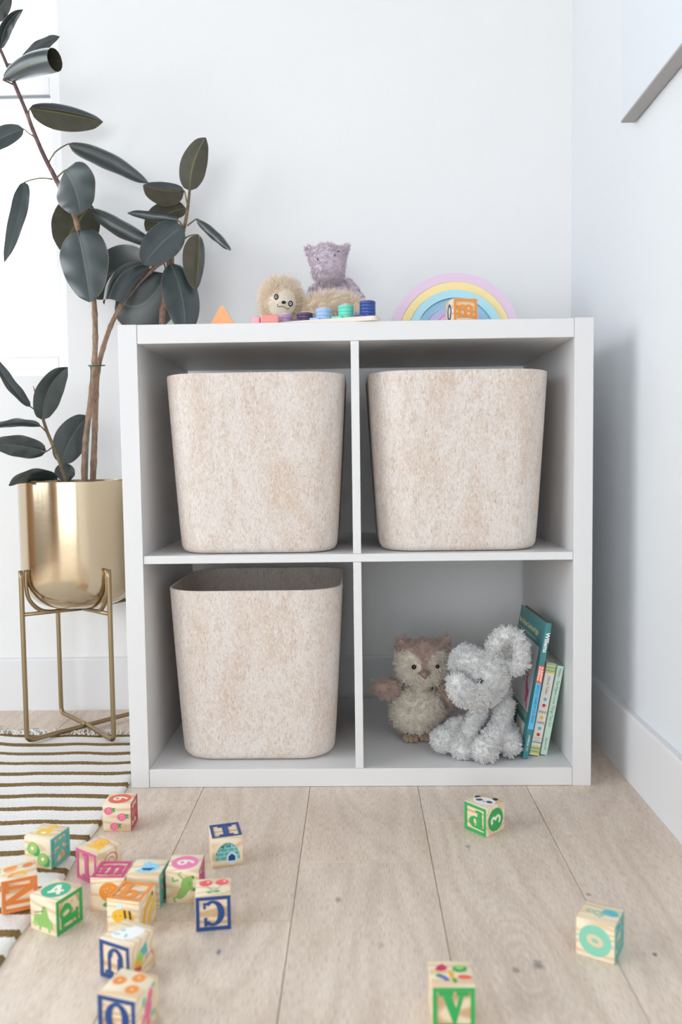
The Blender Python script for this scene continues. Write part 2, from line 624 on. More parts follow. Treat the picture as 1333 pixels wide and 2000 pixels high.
# baseboards
w = MB()
w.prism([(0, 0), (-.012, 0), (-.012, .107), (-.009, .1121), (0, .1121)], XL, WX, 0,
        Matrix(((0, 0, 1, 0), (1, 0, 0, WY), (0, 1, 0, 0), (0, 0, 0, 1))))
struct(w.build('baseboard_back', m_trim), 'white baseboard along the back wall')
w = MB()
w.prism([(0, 0), (-.012, 0), (-.012, .1075), (-.010, .1121), (0, .1125)], YF, WY - .012, 0,
        Matrix(((1, 0, 0, WX), (0, 0, 1, 0), (0, 1, 0, 0), (0, 0, 0, 1))))
struct(w.build('baseboard_right', m_trim), 'white baseboard along the right wall')

# the window at the left edge of the picture
FY = WY + .004                              # frame face, a touch behind the wall face
win = MB()
x1, x0, z0, z1 = WIN_R, WIN_L, WIN_B, WIN_T
win.rbox((x1 - .0215, FY, z0), (x1, FY + .06, z1), .002)
win.rbox((x0, FY, z0), (x0 + .04, FY + .06, z1), .002)
win.rbox((x0 + .0402, FY, z0), (x1 - .0217, FY + .06, z0 + .040), .002)
win.rbox((x0 + .0402, FY, z1 - .04), (x1 - .0217, FY + .06, z1), .002)
win = struct(win.build('window_1', m_frame), 'tall white framed window, blown out by daylight')
t = MB()
t.rbox((x0 + .0405, FY + .001, 1.288), (x1 - .0220, FY + .012, 1.326), .002)
t.build('transom', m_frame, win)
t = MB()
t.rbox((x0 + .0405, FY - .001, 1.2815), (x1 - .0222, FY + .006, 1.2872), .0008)
t.build('opening_joint', mat('grey_seal', (150, 156, 158), .5), win)
t = MB()
t.rbox((x0 + .0405, FY + .003, z0 + .0405), (x1 - .0220, FY + .011, z0 + .047), .001)
t.build('sash_rail', m_frame, win)
for za, zb in ((z0 + .0475, 1.2812), (1.3263, z1 - .0402)):
    t = MB()
    t.box((x0 + .0404, FY + .008, za), (x1 - .0219, FY + .012, zb))
    t.build('pane', m_glass, win)

# windows that light the room, outside the frame (seen only as reflections in the brass pot)
m_dark = mat('dark_window_frame', (66, 68, 72), .5)
t = MB()
for y in (-2.5, -1.96, -1.42, -.88, -.34):
    t.box((XL, y, .35), (XL + .05, y + .04, 2.25))
for z in (.35, 1.3, 2.2):
    t.box((XL, -2.5, z), (XL + .045, -.3, z + .05))
struct(t.build('window_2', m_dark))
t = MB()
for x in (-1.5, -.97, -.42, .12, .64):
    t.box((x, YF, .12), (x + .045, YF + .05, 1.45))
t.box((-1.5, YF, 1.39), (.7, YF + .045, 1.45))
struct(t.build('window_3', m_dark))
t = MB()
t.rbox((XL, -.28, .02), (XL + .04, .4, 2.1), .003)
struct(t.build('door_1', mat('oak_door', (176, 136, 96), .5)))
t = MB()
t.rbox((-2.55, YF, .02), (-1.7, YF + .04, 2.1), .003)
struct(t.build('door_2', mat('oak_door', (176, 136, 96), .5)))

# white panel hung on the right wall
pr = root('wall_panel', 'white panel mounted high on the right wall with a grey underside', 'panel', (WX, .0442, 1.052))
t = MB()
t.rbox((-.0240, -1.1, .003), (-.0005, 0, .75), .0015)
t.build('panel_board', mat('panel_paint', (222, 227, 233), .6, spec=.3), pr)
t = MB()
t.rbox((-.0240, -1.1, 0), (-.002, 0, .0035), .0012)
t.build('bottom_edge', mat('panel_edge', (170, 166, 163), .6), pr)

# ------------------------------------------------------------------ cube shelf
S, TH, CELL, DV, D = .743, .030, .335, .013, .39
shelf = root('cube_shelf', 'white two by two cube shelf holding felt bins and toys', 'shelf', (0, 0, 0))


def panel(name, a, b, label=None):
    t = MB()
    t.rbox(a, b, .0007, seg=1)
    o = t.build(name, white_lam, shelf)
    return o


g = .0003
panel('side_panel', (0, 0, 0), (TH - g, D, S))
panel('side_panel', (S - TH + g, 0, 0), (S, D, S))
panel('top_panel', (TH, .0006, S - TH), (S - TH, D, S - .0004))
panel('bottom_panel', (TH, .0006, .0004), (S - TH, D, TH))
panel('middle_shelf', (TH, .002, TH + CELL), (S - TH, D, TH + CELL + DV))
panel('divider', (TH + CELL, .001, TH + .0002), (TH + CELL + DV, D, TH + CELL - .0002))
panel('divider', (TH + CELL, .001, TH + CELL + DV + .0002), (TH + CELL + DV, D, S - TH - .0002))
ZS, ZM, ZT = TH, TH + CELL + DV, S


# ------------------------------------------------------------------ felt bins
def bin_section(hx, r, n=8):
    pts = []
    for q, (cx, cy) in enumerate(((1, -1), (1, 1), (-1, 1), (-1, -1))):
        a0 = -math.pi / 2 + q * math.pi / 2
        for k in range(n + 1):
            a = a0 + k / n * math.pi / 2
            pts.append((cx * (hx - r) + r * math.cos(a), cy * (hx - r) + r * math.sin(a)))
    return pts


def felt_bin(cx, cy, z, seed, label, H=.288, top=.1465, bot=.1300, yaw=0.0):
    o_ = root('felt_bin', label, 'storage bin', (cx, cy, z), (0, 0, yaw), 'felt storage bins in the cube shelf')
    felt = make_felt('felt', seed)
    prof = []                                # (z, half width, corner radius): outside up, then inside down
    for zz, dh in ((0.0008, -.016), (.0012, -.010), (.004, -.0045), (.010, -.001), (.018, 0)):
        prof.append((zz, bot + dh, .055 + dh * .8))
    for i in range(1, 13):
        f = i / 12
        zz = .018 + (H - .019) * f
        prof.append((zz, bot + (top - bot) * (f ** .92), .055 + .012 * f))
    T = .0042
    prof.append((H, top - .001, .066))
    prof.append((H, top - T + .001, .063))
    prof.append((H - .001, top - T, .062))
    for i in range(11, -1, -1):
        f = i / 12
        zz = .018 + (H - .019) * f
        prof.append((zz, bot + (top - bot) * (f ** .92) - T, .055 + .012 * f - T * .8))
    prof.append((.006, bot - .012, .045))
    b = MB()
    vs, fs = [], []
    for zz, h, r in prof:
        vs += [(x, y, zz) for x, y in bin_section(h, r)]
    n = 36
    for i in range(len(prof) - 1):
        for k in range(n):
            fs.append((i * n + k, i * n + (k + 1) % n, (i + 1) * n + (k + 1) % n, (i + 1) * n + k))
    fs.append(tuple(range(n - 1, -1, -1)))
    fs.append(tuple(range((len(prof) - 1) * n, len(prof) * n)))
    b.add(vs, fs, 0, True)
    b.build('felt_wall', felt, o_, autosmooth=True)
    # seam down the back of the felt
    t = MB()
    t.tube([(0, bot - .001, .02), (0, top - .0005, H - .004)], .0012, 6)
    t.build('seam', felt, o_)
    return o_


felt_bin(.2090, .1420, ZM, 1.0, 'beige felt bin in the upper left cube')
felt_bin(.5378, .1460, ZM, 5.3, 'beige felt bin in the upper right cube', yaw=.008)
felt_bin(.2000, .1640, ZS, 9.1, 'beige felt bin in the lower left cube with its open top showing')


# ------------------------------------------------------------------ rug
def rug_edge(y):
    return -.0065 - .0025 * math.sin(y * 23) - (.004 if -.45 < y < -.34 else 0)


NXR, NYR = 71, 121
rx0, ry0, ry1 = -.95, -1.25, .2465
vs, uvs, fs = [], [], []
for j in range(NYR + 1):
    y = ry0 + (ry1 - .0016 - ry0) * j / (NYR - 1) if j < NYR else ry1
    xe = rug_edge(y)
    for i in range(NXR + 1):
        f = (i / (NXR - 1)) ** .7
        x = rx0 + (xe - .0018 - rx0) * f if i < NXR else xe
        lift = max(0, -.22 - x)
        yy = y + .9 * lift * lift * 1.2 + .0015 * math.sin(x * 40 + y * 9) * (1 if y > -1 else 1)
        ph = ((.2465 - y) % .047)
        d = abs(((ph - .0072 + .0235) % .047) - .0235)
        z = .0052 + .0009 * math.cos(min(d / .0145, 1) * math.pi) + .0004 * math.sin(x * 70 + y * 31)
        if i == NXR or j == NYR or j == 0:
            z = .0008
        vs.append((x, yy, max(z, .0006)))
        uvs.append((x, y))
for j in range(NYR):
    for i in range(NXR):
        a = j * (NXR + 1) + i
        fs.append((a, a + 1, a + NXR + 2, a + NXR + 1))
r_ = MB()
r_.add(vs, fs, 0, True, uvs)
rug = root('striped_rug', 'flat woven cream rug with thin brown stripes under the plant stand', 'rug')
rm = r_.build('rug_weave', m_rug, rug)
random.seed(8)
fr = MB()
m_yarn = mat('cream_yarn', (236, 233, 228), .9, spec=.1)
for k in range(150):
    x = random.uniform(-.42, -.006)
    lift = max(0, -.22 - x)
    y0 = .2460 + 1.08 * lift * lift
    dirx = random.uniform(-.8, .8) - .3
    L = random.uniform(.022, .048)
    if x > -.09:
        dirx += .5
        L *= 1.1
    p = [(x, y0 - .003, .0045), (x + dirx * L * .3, y0 + L * .35, .0055 + random.uniform(0, .004)),
         (x + dirx * L * .8 + random.uniform(-.006, .006), y0 + L * .75, .004 + random.uniform(0, .003)),
         (x + dirx * L + random.uniform(-.01, .01), y0 + L, .0016)]
    p = smoothpath(p, 4)
    fr.tube(p, lerp_list([.0011, .0012, .0010, .0012], len(p)), 5)
# the looped tassels by the shelf
for cx, cy, rr, zz in ((-.020, .268, .013, .011), (-.034, .272, .010, .008), (-.066, .275, .006, .013)):
    p = [(cx + rr * math.cos(a) * .8, cy + rr * math.sin(a) * .5, .002 + zz + zz * math.sin(a + .5)) for a in np.linspace(-.6, 5.2, 22)]
    fr.tube(p, .0013, 6)
fr = fr.build('fringe', m_yarn, rug)
fr['kind'] = 'stuff'

# ------------------------------------------------------------------ pot, stand and rubber plant
PC = (-.1675, .284)
st = root('plant_stand', 'brass tube plant stand with crossed feet standing on the rug', 'plant stand', (PC[0], PC[1], .0065))
hx, hy = .0815, .089
SR = .0045
for sx, sy in ((-1, -1), (1, -1), (-1, 1), (1, 1)):
    t = MB()
    X, Y = sx * hx, sy * hy
    pts = [(X, Y, .325), (X, Y, .2), (X, Y, .1), (X * 1.0, Y * 1.0, .022), (X * .975, Y * .975, .009), (X * .90, Y * .90, SR), (X * .7, Y * .7, SR + .0005), (0, 0, SR + (.0005 if sx == sy else .0025))]
    t.tube(smoothpath(pts, 6), SR, 10)
    t.build('leg', m_brass_stand, st)
    t = MB()                               # cradle arm hugging the pot
    u = Vector((sx * hx, sy * hy, 0)).normalized()
    R0 = math.hypot(hx, hy)
    prof = [(R0 - .0095, .325), (R0 - .0095, .29), (R0 - .015, .268), (R0 - .032, .249), (R0 - .054, .2415), (.02, .2395)]
    t.tube(smoothpath([(u.x * r, u.y * r, z) for r, z in prof], 5), .0038, 8)
    t.build('cradle_arm', m_brass_stand, st)
    t = MB()
    t.tube([(u.x * R0, u.y * R0, .243), (u.x * .0, u.y * .0, .2375)], .0038, 8)
    t.build('brace', m_brass_stand, st)

PZ = .252
pot = root('plant_pot', 'brushed brass round bottomed pot resting in the stand', 'plant pot', (PC[0], PC[1], PZ))
t = MB()
R = .1095
prof = [(.0, .0005), (.045, .001)]
for k in range(1, 9):
    a = k / 8 * math.pi / 2
    prof.append((.047 + (R - .047) * math.sin(a), .001 + .062 * (1 - math.cos(a))))
prof += [(R, .10), (R, .17), (R, .2415), (R - .0008, .2425), (R - .0022, .2425), (R - .003, .2415), (R - .003, .17), (R - .003, .09)]
t.lathe(prof, n=72)
t.build('pot_shell', m_brass, pot, autosmooth=True)
t = MB()
random.seed(3)
sv, sf = [(0, 0, .222)], []
for i in range(1, 9):
    for k in range(36):
        a = k / 36 * 2 * math.pi
        sv.append((math.cos(a) * (R - .003) * i / 8, math.sin(a) * (R - .003) * i / 8, .221 + random.uniform(-.003, .003)))
for k in range(36):
    sf.append((0, 1 + k, 1 + (k + 1) % 36))
for i in range(7):
    for k in range(36):
        a, b = 1 + i * 36, 1 + (i + 1) * 36
        sf.append((a + k, b + k, b + (k + 1) % 36, a + (k + 1) % 36))
t.add(sv, sf, 0, True)
so = t.build('soil', mat('potting_soil', (62, 48, 38), .95, bump=(300, .8)), pot)
so['kind'] = 'stuff'

plant = root('rubber_plant', 'tall rubber plant with dark glossy leaves growing from the brass pot', 'plant', (PC[0], PC[1], PZ + .2225))
PR = Vector((PC[0], PC[1], PZ + .2225))
m_bark = make_bark('stem_bark', (124, 98, 80), (160, 132, 112))
m_young = make_bark('young_stem', (84, 62, 66), (112, 84, 84))
m_green = make_bark('green_stem', (88, 84, 60), (118, 100, 70))


def stem(pts, radii, m, name='stem', knots=0, n=10):
    P = smoothpath([at(x, y, Y) - PR for x, y, Y in pts], 8)
    rr = lerp_list(radii, len(P))
    random.seed(len(P))
    for k in range(2, len(P) - 2):
        if knots and k % knots == 0:
            rr[k] *= 1.16
    t = MB()
    t.tube(P, rr, n)
    return t.build(name, m, plant)


soil_y = 968
stem([(165, soil_y, .270), (166, 880, .268), (175, 800, .270), (184, 715, .275), (186, 640, .28), (181, 570, .285), (164, 500, .285), (148, 430, .285), (128, 385, .285)],
     [.0058, .0056, .0054, .0052, .0052, .0050, .0048, .0045, .0042], m_bark, 'trunk', 5)
stem([(128, 385, .285), (104, 340, .283), (84, 300, .282), (66, 258, .28), (50, 215, .28), (33, 175, .28), (14, 128, .28), (0, 95, .28)],
     [.0046, .0044, .0042, .0038, .0034, .003], m_young, 'upper_stem', 0)
stem([(180, soil_y, .285), (184, 880, .288), (187, 790, .290), (191, 725, .292), (206, 665, .30), (228, 612, .305), (262, 562, .31), (300, 524, .312), (333, 500, .314), (352, 466, .314)],
     [.0060, .0056, .0052, .0048, .0045, .0044, .0044, .0042, .0038], m_bark, 'trunk', 6)
stem([(352, 466, .314), (361, 440, .314), (367, 405, .313), (371, 368, .312)], [.0038, .0034, .003, .0022], m_green, 'upper_stem')
stem([(136, 960, .245), (128, 935, .243), (112, 890, .240), (94, 848, .238), (83, 815, .236), (76, 793, .236)], [.0034, .0034, .0032, .0030, .0028], m_green, 'side_shoot')
stem([(76, 793, .236), (72, 778, .235), (65, 754, .234)], [.0034, .0022, .0004], mat('bud_sheath', (134, 78, 74), .5), 'bud_sheath')
stem([(333, 500, .33), (330, 560, .345), (318, 610, .36), (317, 660, .37)], [.0075, .008, .007, .004], m_bark, 'branch_stub')


def leaf(base, tip, hw, roll=0., bend=(0, 0), bow=0., fold=.25, curl=0., pet=None, shape=0., blunt=1., lip=None):
    """blade from base to tip, both (px, py, depth); hw half width in pixels; roll turns the blade about its axis
    (0: upper side towards the room); bend: sideways bow of the midrib in pixels; bow: bow in depth (m);
    fold: V fold at the rib; curl: how far the margins roll back (rad)"""
    A, B = at(*base), at(*tip)
    mid = at((base[0] + tip[0]) / 2 + bend[0], (base[1] + tip[1]) / 2 + bend[1], (base[2] + tip[2]) / 2 - bow)
    W = hw / ppm(mid.y)
    nv, nu = 22, 8
    C1 = 2 * mid - (A + B) / 2
    cen = [A * (1 - t) ** 2 + C1 * 2 * t * (1 - t) + B * t * t for t in [k / nv for k in range(nv + 1)]]
    vs, uvs = [], []
    view = (CAM - mid).normalized()
    for k in range(nv + 1):
        t = k / nv
        T = (cen[min(k + 1, nv)] - cen[max(k - 1, 0)]).normalized()
        side = T.cross(view).normalized()
        nor = side.cross(T).normalized()
        rm = Matrix.Rotation(math.radians(roll), 3, T)
        sd, nn = rm @ side, rm @ nor
        # elliptical blade with a short drawn-out tip
        wv = math.sin(math.pi * min(1, t ** (.80 + shape) * .985 * blunt)) ** .56 if 0 < t < (1 if blunt == 1. else 2) else 0.0
        if t > .9 and blunt == 1.:
            wv = wv * (1 - (t - .9) / .1) ** .35
        wv = max(wv, .035)
        for i in range(-nu, nu + 1):
            u = i / nu
            a = abs(u)
            s_ = W * wv * a
            if curl:
                th = curl * a
                off = W * wv * (math.sin(th) / curl)
                dn = W * wv * ((1 - math.cos(th)) / curl)
            else:
                off, dn = s_, 0
            if lip and u * lip[0] > 0 and a > lip[1]:
                off = W * wv * (lip[1] + (a - lip[1]) * math.cos(lip[2]))
                dn = W * wv * (a - lip[1]) * math.sin(lip[2])
            ca, sa = math.cos(fold), math.sin(fold)
            lx = off * ca + dn * sa
            lz = off * sa - dn * ca
            wave = .0012 * math.sin(t * 17 + u * 3) * a * a
            p = cen[k] + sd * (lx * (1 if u >= 0 else -1)) + nn * (lz + wave)
            vs.append(p - PR)
            uvs.append((.5 + .5 * u, t))
    m_ = 2 * nu + 1
    quads = [(k * m_ + i, k * m_ + i + 1, (k + 1) * m_ + i + 1, (k + 1) * m_ + i) for k in range(nv) for i in range(m_ - 1)]
    # two skins .5 mm apart, upper side and underside, closed at the margin
    V = [Vector(v) for v in vs]
    N = [Vector((0, 0, 0)) for _ in V]
    for q in quads:
        n_ = (V[q[2]] - V[q[0]]).cross(V[q[3]] - V[q[1]])
        for i in q:
            N[i] += n_
    N = [n_.normalized() if n_.length > 0 else Vector((0, 0, 1)) for n_ in N]
    # orient so that N is the upper side (towards nn)
    if N[(nv // 2) * m_ + nu].dot(nn) < 0:
        N = [-n_ for n_ in N]
        quads = [tuple(reversed(q)) for q in quads]
    h = .0003
    t_ = MB()
    t_.add([v + n_ * h for v, n_ in zip(V, N)], quads, 0, True, uvs)
    t_.add([v - n_ * h for v, n_ in zip(V, N)], [tuple(reversed(q)) for q in quads], 1, True, uvs)
    ring = [i for i in range(m_)] + [k * m_ + m_ - 1 for k in range(1, nv + 1)] + [nv * m_ + i for i in range(m_ - 2, -1, -1)] + [k * m_ for k in range(nv - 1, 0, -1)]
    L = len(ring)
    rv = [V[i] + N[i] * h for i in ring] + [V[i] - N[i] * h for i in ring]
    t_.add(rv, [(i, (i + 1) % L, L + (i + 1) % L, L + i) for i in range(L)], 1, True, [(uvs[i][0], uvs[i][1]) for i in ring] * 2)
    o = t_.build('leaf', [m_leaf_top, m_leaf_bot], plant)
    if pet:
        P = smoothpath([at(*q) - PR for q in pet] + [A - PR, cen[2] - PR], 5)
        s = MB()
        s.tube(P, lerp_list([.0017, .0013, .0012, .0006], len(P)), 7)
        s.build('petiole', m_green, o)
    return o


# upper left stem
leaf((-22, 40, .27), (20, -12, .25), 18, 10, fold=.2)
leaf((1, 96, .28), (45, 18, .25), 15, 10, bend=(-10, -8), fold=.75)
leaf((40, 125, .30), (116, 71, .34), 14, 35, bend=(-4, -7), fold=.3, pet=[(12, 125, .28)])
leaf((6, 156, .27), (93, 117, .222), 70, -6, bend=(-3, -5), fold=0, curl=3.25, shape=.0, blunt=.66, pet=[(26, 165, .28), (10, 158, .265)])
leaf((58, 212, .285), (201, 238, .37), 31, 172, bend=(0, -2), fold=.05, lip=(1, .5, 2.55), pet=[(57, 226, .28)])
leaf((46, 252, .27), (-38, 300, .24), 19, 8, bend=(-6, -4), fold=.25, pet=[(68, 268, .28), (56, 260, .275)])
leaf((134, 281, .305), (290, 358, .36), 27, -28, bend=(4, -12), fold=-.15, curl=1.3, pet=[(94, 320, .283), (108, 297, .29)])
leaf((128, 332, .262), (157, 419, .225), 46, 26, bend=(6, -2), fold=.12, curl=.35, shape=-.12, pet=[(108, 350, .283)])
leaf((48, 356, .27), (9, 512, .235), 17, 20, bend=(8, -14), fold=.3, pet=[(103, 350, .283), (78, 348, .28)])
leaf((178, 398, .335), (118, 488, .30), 46, 168, bend=(-2, 0), fold=.05, shape=.0, pet=[(146, 425, .285)])
leaf((152, 450, .255), (176, 590, .235), 49, 20, bend=(3, 0), fold=.12, curl=.3, shape=-.12, pet=[(160, 480, .285)])
leaf((180, 407, .30), (304, 476, .33), 25, -30, bend=(4, 2), fold=-.1, curl=1.2, pet=[(143, 424, .285), (160, 408, .29)])
# right stem
leaf((360, 373, .305), (280, 362, .275), 30, 165, bend=(-2, 4), fold=.1, lip=(-1, .5, 2.4), pet=[(367, 402, .313), (363, 384, .31)])
leaf((363, 407, .33), (286, 452, .35), 25, 150, bend=(-6, -8), fold=.1, curl=-.4, pet=[(366, 425, .314)])
leaf((350, 432, .30), (249, 416, .29), 17, -30, bend=(2, 4), fold=-.1, curl=1.5, pet=[(361, 452, .314), (356, 440, .305)])
leaf((357, 442, .295), (281, 518, .255), 34, 8, bend=(-4, -4), fold=.12, curl=.5, pet=[(360, 455, .314)])
leaf((371, 372, .312), (402, 269, .30), 27, 172, bend=(-8, -3), fold=.25, curl=-.2)
leaf((384, 428, .315), (451, 489, .30), 13, -20, bend=(3, -2), fold=-.1, curl=1.2, pet=[(366, 441, .314)])
leaf((388, 459, .305), (382, 567, .285), 30, 172, bend=(2, -2), fold=.05, lip=(1, .45, 2.5), pet=[(360, 466, .314), (372, 460, .312)])
leaf((292, 520, .345), (186, 556, .345), 43, 0, bend=(-4, -12), fold=.1, curl=.2, pet=[(318, 512, .314)])
leaf((215, 520, .375), (190, 585, .38), 30, 170, fold=.1)
leaf((292, 515, .295), (213, 584, .245), 42, 30, bend=(-12, -16), fold=.0, curl=1.7, blunt=.8, pet=[(312, 518, .312)])
leaf((325, 535, .355), (228, 585, .345), 56, 0, bend=(2, 34), fold=.1, curl=.25, pet=[(320, 512, .314)])
leaf((334, 514, .30), (362, 652, .262), 36, -12, bend=(8, 0), fold=.12, curl=.6, pet=[(338, 494, .314)])
# young side shoot
leaf((59, 794, .235), (-18, 688, .20), 15, 40, bend=(-4, 8), fold=.55, curl=.4, pet=[(76, 806, .236)])
leaf((83, 820, .23), (132, 717, .20), 28, 18, bend=(-12, -8), fold=.5, curl=.3, pet=[(86, 826, .237)])
leaf((80, 833, .225), (-22, 838, .19), 15, -55, bend=(0, -5), fold=.1, curl=1.2, pet=[(94, 848, .238)])
leaf((90, 882, .225), (-18, 868, .19), 24, -25, bend=(0, -4), fold=.15, curl=.2, pet=[(104, 872, .24)])
leaf((121, 906, .262), (172, 813, .31), 31, 10, bend=(-6, -6), fold=.2, curl=.3, pet=[(118, 920, .243)])
leaf((112, 937, .225), (17, 948, .165), 18, -45, bend=(0, -12), fold=.1, curl=.6, pet=[(128, 945, .243)])
leaf((116, 936, .27), (146, 928, .285), 22, 0, bend=(-2, -6), fold=.05)

wire = root('plant_support', 'thin green wire hoop support clipped around the plant stems', 'plant support', (PC[0], PC[1], PZ + .2225))
t = MB()
c0 = at(189, 714, .283)
hoop = [c0 + Vector((.0155 * math.cos(a), .0135 * math.sin(a), .002 * math.sin(a * 1.0))) - PR for a in np.linspace(math.pi * 1.05, math.pi * 2.95, 26)]
down = [at(178, 724, .272) - PR, at(175, 780, .268) - PR, at(172, 880, .262) - PR, at(170, 955, .26) - PR]
t.tube(smoothpath(hoop + down, 3), .0011, 7)
t.build('wire', mat('green_wire', (44, 92, 78), .35), wire)


# ------------------------------------------------------------------ plush toys
def hull(blobs, voxel=.0035, smooth=6):
    """one continuous skin around a set of ellipsoids / tapered limbs"""
    b = MB()
    for bl in blobs:
        if bl[0] == 'e':
            _, c, r, rot = bl
            bm = bmesh.new()
            bmesh.ops.create_icosphere(bm, subdivisions=3, radius=1)
            M = Matrix.Translation(c) @ rot.to_4x4() @ Matrix.Diagonal((r[0], r[1], r[2], 1))
            b.bm(bm, 0, True, M)
        else:
            _, pts, rad = bl
            P = smoothpath(pts, 6)
            rr = lerp_list(rad, len(P))
            b.tube(P, rr, 14)
            for q, r0 in ((P[0], rr[0]), (P[-1], rr[-1])):
                bm = bmesh.new()
                bmesh.ops.create_icosphere(bm, subdivisions=2, radius=r0)
                b.bm(bm, 0, True, Matrix.Translation(q))
    o = b.build('tmp', m_trim)
    md = o.modifiers.new('r', 'REMESH')
    md.mode = 'VOXEL'
    md.voxel_size = voxel
    ms = o.modifiers.new('s', 'SMOOTH')
    ms.factor = .5
    ms.iterations = smooth
    dg = bpy.context.evaluated_depsgraph_get()
    ev = o.evaluated_get(dg)
    me = ev.to_mesh()
    me.calc_loop_triangles()
    n = len(me.vertices)
    co = np.empty(n * 3, 'f')
    me.vertices.foreach_get('co', co)
    co = co.reshape(-1, 3)
    no = np.empty(n * 3, 'f')
    me.vertices.foreach_get('normal', no)
    no = no.reshape(-1, 3)
    tr = np.empty(len(me.loop_triangles) * 3, 'i')
    me.loop_triangles.foreach_get('vertices', tr)
    tr = tr.reshape(-1, 3)
    ev.to_mesh_clear()
    old = o.data
    bpy.data.objects.remove(o)
    bpy.data.meshes.remove(old)
    return co.copy(), no.copy(), tr.copy()


def furry(name, parent, blobs, mats, count, L, wd, colour=None, seed=1, stiff=.62, voxel=.0035, curly=.8, clump=.0065, org=None, comb=(0, 0, -.3), minz=None, blunt=.5):
    """skin + tufts joined in ONE mesh; colour(point)->material slot"""
    co, no, tr = hull(blobs, voxel)
    rng = np.random.default_rng(seed)
    a, b, c = co[tr[:, 0]], co[tr[:, 1]], co[tr[:, 2]]
    ar = np.linalg.norm(np.cross(b - a, c - a), axis=1)
    cen = (a + b + c) / 3
    slot = np.array([colour(p) if colour else 0 for p in cen], 'i')
    idx = rng.choice(len(tr), count, p=ar / ar.sum())
    r1, r2 = rng.random(count), rng.random(count)
    s1 = np.sqrt(r1)[:, None]
    r2 = r2[:, None]
    P = a[idx] * (1 - s1) + b[idx] * (s1 * (1 - r2)) + c[idx] * (s1 * r2)
    N = no[tr[idx, 0]]
    N = N / np.linalg.norm(N, axis=1)[:, None]
    cell = np.floor(P / clump).astype('i')
    h = (cell[:, 0] * 73856093 ^ cell[:, 1] * 19349663 ^ cell[:, 2] * 83492791) % 9973
    tab = rng.normal(size=(9973, 3))
    cl = tab[h]
    d = N * stiff + cl * .38 * curly + rng.normal(size=(count, 3)) * .22 + np.array(comb)
    d /= np.linalg.norm(d, axis=1)[:, None]
    ll = (L * rng.uniform(.6, 1.15, count))[:, None]
    side = np.cross(d, rng.normal(size=(count, 3)))
    side /= np.linalg.norm(side, axis=1)[:, None]
    up = np.cross(d, side)
    base = P - N * .001
    bendv = (cl * .35 + rng.normal(size=(count, 3)) * .3) * curly
    mid = base + d * ll * .55
    tip = base + d * ll + bendv * ll * .7
    if minz is not None:
        for q in (mid, tip):
            q[:, 2] = np.maximum(q[:, 2], minz)
        co[:, 2] = np.maximum(co[:, 2], minz)
    V, F = [], []
    W0 = (wd * rng.uniform(.7, 1.2, count))[:, None]
    rings = []
    for (q, ww) in ((base, W0), (mid, W0 * .95), (tip, W0 * blunt)):
        for ang in (0, 2.094, 4.189):
            rings.append(q + (side * math.cos(ang) + up * math.sin(ang)) * ww * .5)
    SV = np.stack(rings, 1)                        # count x 9 x 3
    n0 = len(co)
    verts = np.concatenate([co, SV.reshape(-1, 3)])
    o7 = (n0 + np.arange(count) * 9)[:, None]
    quad = np.array([[0, 1, 4], [0, 4, 3], [1, 2, 5], [1, 5, 4], [2, 0, 3], [2, 3, 5],
                     [3, 4, 7], [3, 7, 6], [4, 5, 8], [4, 8, 7], [5, 3, 6], [5, 6, 8], [6, 7, 8]])
    ftri = (o7[:, :, None] + quad[None]).reshape(-1, 3)
    tris = np.concatenate([tr, ftri])
    if minz is not None:
        verts[:, 2] = np.maximum(verts[:, 2], minz)
    me = bpy.data.meshes.new(name)
    if org is not None:
        verts = verts - np.array(org, 'f')
    me.vertices.add(len(verts))
    me.vertices.foreach_set('co', verts.astype('f').ravel())
    me.loops.add(len(tris) * 3)
    me.loops.foreach_set('vertex_index', tris.astype('i').ravel())
    me.polygons.add(len(tris))
    me.polygons.foreach_set('loop_start', np.arange(0, len(tris) * 3, 3, dtype='i'))
    me.polygons.foreach_set('loop_total', np.full(len(tris), 3, 'i'))
    for m in mats:
        me.materials.append(m)
    mi = np.concatenate([slot, np.repeat(slot[idx], 13)])
    me.polygons.foreach_set('material_index', mi.astype('i'))
    me.polygons.foreach_set('use_smooth', np.ones(len(tris), bool))
    uv = me.uv_layers.new(name='UVMap')
    tint = np.clip(.5 + cl[:, 0] * .22 + rng.normal(size=count) * .22, 0, 1)
    u = np.concatenate([np.full(len(tr) * 3, .35), np.repeat(tint, 39)])
    uv.data.foreach_set('uv', np.stack([u, np.zeros_like(u)], 1).astype('f').ravel())
    me.update()
    me.validate()
    o = bpy.data.objects.new(name, me)
    COL.objects.link(o)
    o.parent = parent
    return o


I3 = Matrix.Identity(3)


def eb(x, y, Y, rx, ry, rd, ang=0.):
    """ellipsoid: centre pixel + depth, half sizes in pixels (across, up) and metres (depth), tilt in degrees (ccw in the picture)"""
    k = ppm(Y)
    return ('e', at(x, y, Y), (rx / k, rd, ry / k), Matrix.Rotation(-math.radians(ang), 3, 'Y'))


def limb(pts, rad):
    return ('t', [at(x, y, Y) for x, y, Y in pts], [r / ppm(pts[0][2]) for r in rad])


def ball(name, parent, c, r, m, org, sy=1.0, seg=3):
    bm = bmesh.new()
    bmesh.ops.create_icosphere(bm, subdivisions=seg, radius=1)
    t = MB()
    if not hasattr(r, '__len__'):
        r = (r, r * sy, r)
    t.bm(bm, 0, True, Matrix.Translation(Vector(c) - Vector(org)) @ Matrix.Diagonal((r[0], r[1], r[2], 1)))
    return t.build(name, m, parent)


